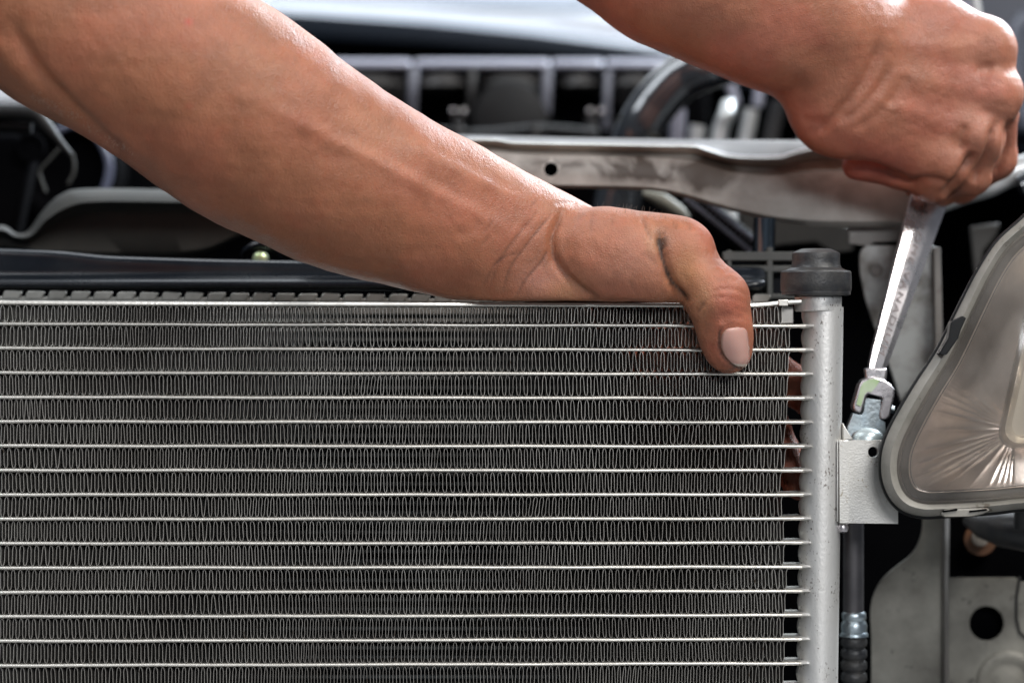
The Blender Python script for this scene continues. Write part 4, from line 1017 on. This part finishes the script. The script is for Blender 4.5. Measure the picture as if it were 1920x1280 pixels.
for i in range(22):                                                   # knuckle wrinkles
    x = r_.uniform(1300, 1385); y = 425 + (x - 1300) * 1.0 + r_.uniform(-14, 20); l = r_.uniform(7, 16)
    CR.append(([(x, y), (x - l, y + l * .3)], r_.uniform(.06, .16), 2.4, .05))
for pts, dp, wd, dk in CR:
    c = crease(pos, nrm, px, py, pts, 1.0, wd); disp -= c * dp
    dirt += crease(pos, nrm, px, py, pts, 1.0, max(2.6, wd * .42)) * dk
# tendons, veins and muscle relief
disp += 1.2 * g2(px, py, 700, 300, 210, 16, .46) * (nrm[:, 1] < 0) + .9 * g2(px, py, 880, 330, 120, 12, .46) - .9 * g2(px, py, 830, 350, 150, 16, .47)
disp += .8 * g2(px, py, 1240, 560, 30, 40) + .9 * g2(px, py, 1305, 520, 20, 36, .4)
dl, al = seg_dist(px, py, [(0, 90), (50, 150), (95, 192), (150, 238), (200, 280)]); disp += 1.6 * np.exp(-(dl / 20) ** 2) * np.clip(1.15 - al, 0, 1)
nlx = [(1351, 612), (1345, 640), (1349, 664), (1362, 682)]; dl2, _a = seg_dist(px, py, nlx); disp += .45 * np.exp(-((dl2 - 3) / 5.5) ** 2)
dl2, _a = seg_dist(px, py, [(1350, 609), (1375, 603), (1400, 607)]); disp += .30 * np.exp(-(dl2 / 5) ** 2)
disp += .28 * noise1(pos, 9, 3) + .07 * noise1(pos, 2.6, 4)
fold = g2(px, py, 1345, 560, 46, 30)
# nail seat
pos = pos + nrm * disp[:, None]
base = np.tile(np.array([.385, .152, .080]), (len(pos), 1))
red = np.array([.50, .155, .105]); pale = np.array([.55, .31, .17]); brown = np.array([.26, .098, .050]); pink = np.array([.58, .28, .22]); black = np.array([.035, .028, .025])
def mixc(w, c):
    global base
    w = np.clip(w, 0, 1)[:, None]; base = base * (1 - w) + c * w
mixc(.75 * g2(px, py, 150, 400, 520, 150, .55) , brown)  # brown here and on the next line paints shade under the forearm
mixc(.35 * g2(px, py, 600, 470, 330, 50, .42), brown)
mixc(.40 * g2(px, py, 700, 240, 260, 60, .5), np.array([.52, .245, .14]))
mixc(.75 * g2(px, py, 1370, 570, 44, 64), red); mixc(.65 * g2(px, py, 1330, 440, 46, 44), red); mixc(.55 * g2(px, py, 1150, 480, 90, 60), np.array([.55, .22, .15]))
mixc(.55 * g2(px, py, 1360, 660, 60, 45), red); mixc(.50 * g2(px, py, 1320, 560, 18, 45), pale); mixc(.55 * g2(px, py, 1225, 455, 16, 30), pale)
mixc(.65 * g2(px, py, 1010, 520, 42, 34), pink); mixc(.45 * g2(px, py, 1070, 545, 40, 20), pale)
mixc(.55 * g2(px, py, 1190, 500, 60, 50), np.array([.56, .27, .19])); mixc(.5 * g2(px, py, 1290, 500, 30, 50, .3), np.array([.52, .27, .12])); mixc(.5 * g2(px, py, 1140, 545, 70, 20), np.array([.45, .17, .11])); mixc(.45 * g2(px, py, 1130, 410, 80, 18), np.array([.42, .19, .14])); mixc(.35 * g2(px, py, 960, 450, 50, 90, .5), np.array([.42, .15, .10]))
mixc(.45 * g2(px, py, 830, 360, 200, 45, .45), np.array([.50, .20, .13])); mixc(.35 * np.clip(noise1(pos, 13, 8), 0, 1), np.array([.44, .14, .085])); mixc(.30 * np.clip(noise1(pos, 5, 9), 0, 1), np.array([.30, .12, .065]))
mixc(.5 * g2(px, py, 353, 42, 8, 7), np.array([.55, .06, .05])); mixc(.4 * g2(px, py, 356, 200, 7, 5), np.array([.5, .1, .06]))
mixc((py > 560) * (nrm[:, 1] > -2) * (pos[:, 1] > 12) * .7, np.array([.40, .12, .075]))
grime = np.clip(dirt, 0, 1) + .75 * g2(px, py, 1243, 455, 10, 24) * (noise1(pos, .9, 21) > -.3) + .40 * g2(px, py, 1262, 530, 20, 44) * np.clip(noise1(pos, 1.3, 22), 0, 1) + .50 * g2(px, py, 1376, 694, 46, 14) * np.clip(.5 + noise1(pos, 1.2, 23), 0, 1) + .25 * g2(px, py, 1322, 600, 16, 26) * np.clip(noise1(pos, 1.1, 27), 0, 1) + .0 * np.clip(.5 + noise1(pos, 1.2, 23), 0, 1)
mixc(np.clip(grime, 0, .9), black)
mixc(.25 * np.clip(noise1(pos, 2.2, 12) - .9, 0, 1), brown)
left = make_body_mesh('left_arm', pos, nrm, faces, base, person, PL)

def project(o, px_, py_):
    """depth of the surface seen at a photo pixel"""
    if not hasattr(project, 'c'): project.c = {}
    if o.name not in project.c: project.c[o.name] = BVHTree.FromPolygons([tuple(v.co) for v in o.data.vertices], [tuple(p.vertices) for p in o.data.polygons])
    t = project.c[o.name]; off_ = person.location
    q = P(px_, py_, 1.0); dr = (q - CAM).normalized(); h = t.ray_cast(CAM + dr * .5 - off_, dr)
    return (h[0] + off_, h[1]) if h[0] is not None else (None, None)

# ---- thumb nail: a curved plate lying in the skin
def nail(o, pts_l, pts_r, lift=.00012, th=.0004, conv=.0012):
    mb = MB(); rows = []
    for (xl, yl), (xr, yr) in zip(spline(pts_l, 6), spline(pts_r, 6)):
        row = []
        for u in np.linspace(0, 1, 11):
            x = xl + (xr - xl) * u; y = yl + (yr - yl) * u; h, n_ = project(o, x, y)
            if h is None: h, n_ = row[-1][0], row[-1][1]
            row.append((h, n_))
        rows.append(row)
    A = []
    for j, row in enumerate(rows):
        v = j / (len(rows) - 1); r2 = []
        for i, (h, n_) in enumerate(row):
            u = i / 10; r2.append(h + n_ * (lift + conv * (1 - (2 * u - 1) ** 2) * .8 * math.sin(math.pi * (.12 + .76 * v)) - (.0005 if v < .06 else 0)) - person.location)
        A.append(r2)
    mb.rings(A, cap=False, close=False)
    nr_ = len(rows); cols = []
    for j in range(nr_):
        v = j / (nr_ - 1)
        for i in range(11):
            u = i / 10; c = np.array([.60, .34, .285]) * (1 - .12 * abs(2 * u - 1) ** 3)
            lun = max(0, 1 - math.hypot((u - .5) * 2.2, v * 5)); c = c * (1 - .45 * lun) + np.array([.72, .55, .50]) * .45 * lun
            if v > .84: c = np.array([.66, .52, .44])
            if v > .95 or u < .04: c = np.array([.25, .14, .10])
            cols.append([*c, 1])
    o2 = obj('thumbnail', mb, 'nail', o, solid=th)
    a_ = o2.data.color_attributes.new('tone', 'FLOAT_COLOR', 'POINT'); a_.data.foreach_set('color', np.array(cols, np.float32).ravel())
    return o2
nl = nail(left, [(1362, 616), (1354, 626), (1352, 645), (1355, 660), (1366, 675), (1382, 686)], [(1390, 613), (1399, 620), (1403, 642), (1404.5, 660), (1404, 678), (1398, 688)])
# ---- fine hairs
def hairs(o, spots, n, ln, seed, r=.00006):
    rn = random.Random(seed); mb = MB()
    for _ in range(n):
        (x0, y0), (x1, y1), dy = rn.choice(spots); t = rn.random(); x = x0 + (x1 - x0) * t; y = y0 + (y1 - y0) * t + rn.uniform(0, abs(dy)) * (1 if dy > 0 else -1)
        h, n_ = project(o, x, y)
        if h is None: continue
        h = h - person.location; L = ln * rn.uniform(.5, 1.3); d1 = (n_ + Vector((rn.uniform(-.5, .7), rn.uniform(-.3, .2), rn.uniform(-.2, .6)))).normalized(); d2 = (d1 + Vector((rn.uniform(-.5, .9), 0, rn.uniform(-.4, .2)))).normalized()
        mb.tube([h - n_ * .0002, h + d1 * L * .5, h + d1 * L * .5 + d2 * L * .5], [r, r * .8, r * .3], 4)
    return obj('fine_hair', mb, 'hair', o, kind='stuff')
hairs(left, [((1105, 388), (1240, 408), 5), ((1180, 396), (1320, 418), 5), ((1150, 392), (1240, 408), 4)], 44, .0030, 3, .00004)
hairs(left, [((85, 195), (250, 296), -16), ((60, 185), (170, 242), -22)], 160, .0012, 4, .000045)

# ---- right arm and hand
DA = 1.051
armr = chain([(1010, -300, 1.02, 178), (1130, -190, 1.035, 172), (1268, -78, 1.026, 158), (1380, -20, 1.036, 146), (1470, 20, 1.044, 140), (1560, 70, DA, 134)], .74)
back = [RC((1560, 90, DA), (1838, 92, 1.058), 92, 50, .62), RC((1570, 120, 1.049), (1856, 172, 1.054), 100, 52, .62), RC((1575, 150, 1.049), (1826, 250, 1.054), 98, 50, .62),
        RC((1580, 185, 1.051), (1762, 306, 1.056), 86, 44, .66), EL((1570, 208, 1.053), (82, 55, 84), -.5), EL((1720, 80, 1.056), (120, 60, 92), -.2)]
kn = [EL((1862, 92, 1.053), (38, 42, 48), 0), EL((1868, 178, 1.051), (40, 42, 46), 0), EL((1832, 255, 1.052), (42, 42, 42), 0), EL((1776, 308, 1.054), (38, 38, 36), 0)]
fr = [chain([(1858, 96, 1.06, 46), (1866, 215, 1.076, 40), (1800, 280, 1.101, 36), (1730, 290, 1.096, 30)]),
      chain([(1868, 178, 1.056, 43), (1866, 296, 1.074, 38), (1800, 345, 1.094, 34), (1735, 335, 1.091, 30)]),
      chain([(1840, 258, 1.053, 40), (1822, 330, 1.062, 35), (1766, 352, 1.078, 31), (1720, 345, 1.081, 28)]),
      chain([(1780, 312, 1.054, 36), (1752, 345, 1.06, 32), (1690, 322, 1.068, 31), (1606, 310, 1.07, 27)])]
def f_right(p):
    d = union(armr, p, 14); b = union(back, p, 10); d = smin(d, b, 7)
    k = union(kn, p, 3); d = smin(d, k, 12)
    fs = None
    for c in fr:
        q = union(c, p, 4); fs = q if fs is None else smin(fs, q, 1.0)
    return smin(d, fs, 2.4)
lo = Pm(880, 420, 1.08); hi = Pm(1960, -480, 1.05)
pos, faces = surface(f_right, (lo[0], -45, lo[2]), (hi[0] + 6, 150, hi[2]), 1.0)
pos, nrm = refine(f_right, pos)
px, py = to_px(pos); disp = np.zeros(len(pos)); dirt = np.zeros(len(pos))
CR = [([(1650, 60), (1640, 110), (1615, 160), (1580, 205), (1545, 238), (1515, 255)], 2.2, 12, .12), ([(1675, 120), (1650, 160), (1610, 205), (1570, 235)], 1.0, 9, .1),
      ([(1700, 140), (1685, 170), (1665, 200)], 1.0, 12, 0), ([(1500, 222), (1520, 228), (1548, 226)], .8, 8, 0),
      ([(1600, 245), (1650, 210), (1680, 180)], .5, 9, 0), ([(1868, 225), (1852, 290), (1822, 345)], 3.2, 8, .35), ([(1826, 285), (1802, 330), (1766, 370)], 3.0, 8, .35),
      ([(1895, 225), (1885, 290), (1862, 336)], 2.4, 7, .3), ([(1812, 230), (1800, 262), (1808, 285)], 1.3, 12, .05), ([(1862, 135), (1845, 130), (1825, 132)], .9, 12, 0),
      ([(1660, 328), (1700, 338), (1745, 335), (1790, 348)], 1.4, 7, .25)]
for i in range(40):
    x = r_.uniform(1640, 1860); y = r_.uniform(30, 270); l = r_.uniform(15, 40); CR.append(([(x, y), (x + l * .6, y + l * .2), (x + l, y + l * .3)], r_.uniform(.08, .22), 3.5, .03))
for pts, dp, wd, dk in CR:
    c = crease(pos, nrm, px, py, pts, 1.0, wd); disp -= c * dp; dirt += crease(pos, nrm, px, py, pts, 1.0, max(3, wd * .45)) * dk
disp += .6 * g2(px, py, 1760, 85, 110, 15, .05) + .6 * g2(px, py, 1770, 160, 110, 16, .18) + .5 * g2(px, py, 1745, 225, 100, 15, .35) - .4 * g2(px, py, 1770, 120, 90, 16, .1) - .4 * g2(px, py, 1760, 195, 90, 15, .26)
disp += 1.6 * g2(px, py, 1600, 60, 46, 60) + .3 * noise1(pos, 9, 31) + .08 * noise1(pos, 2.6, 32)
disp -= 1.2 * g2(px, py, 1535, 105, 40, 34)
pos = pos + nrm * disp[:, None]
base = np.tile(np.array([.42, .172, .105]), (len(pos), 1))
mixc(.5 * g2(px, py, 1640, 300, 120, 60, .3), red); mixc(.6 * g2(px, py, 1620, 325, 60, 22), np.array([.52, .13, .11])); mixc(.5 * g2(px, py, 1850, 220, 60, 120), np.array([.55, .25, .18]))
mixc(.5 * g2(px, py, 1250, 60, 200, 60, .5), brown); mixc(.45 * g2(px, py, 1545, 105, 40, 34), brown); mixc(.4 * g2(px, py, 1790, 340, 60, 30), np.array([.50, .20, .12]))
mixc(.35 * g2(px, py, 1800, 230, 24, 30), brown); mixc(.40 * np.clip(noise1(pos, 9, 18), 0, 1), np.array([.46, .14, .10])); mixc(.30 * np.clip(noise1(pos, 4, 19), 0, 1), np.array([.30, .115, .07])); mixc(np.clip(dirt, 0, .7), np.array([.12, .05, .035]))
right = make_body_mesh('right_arm', pos, nrm, faces, base, person, PL)
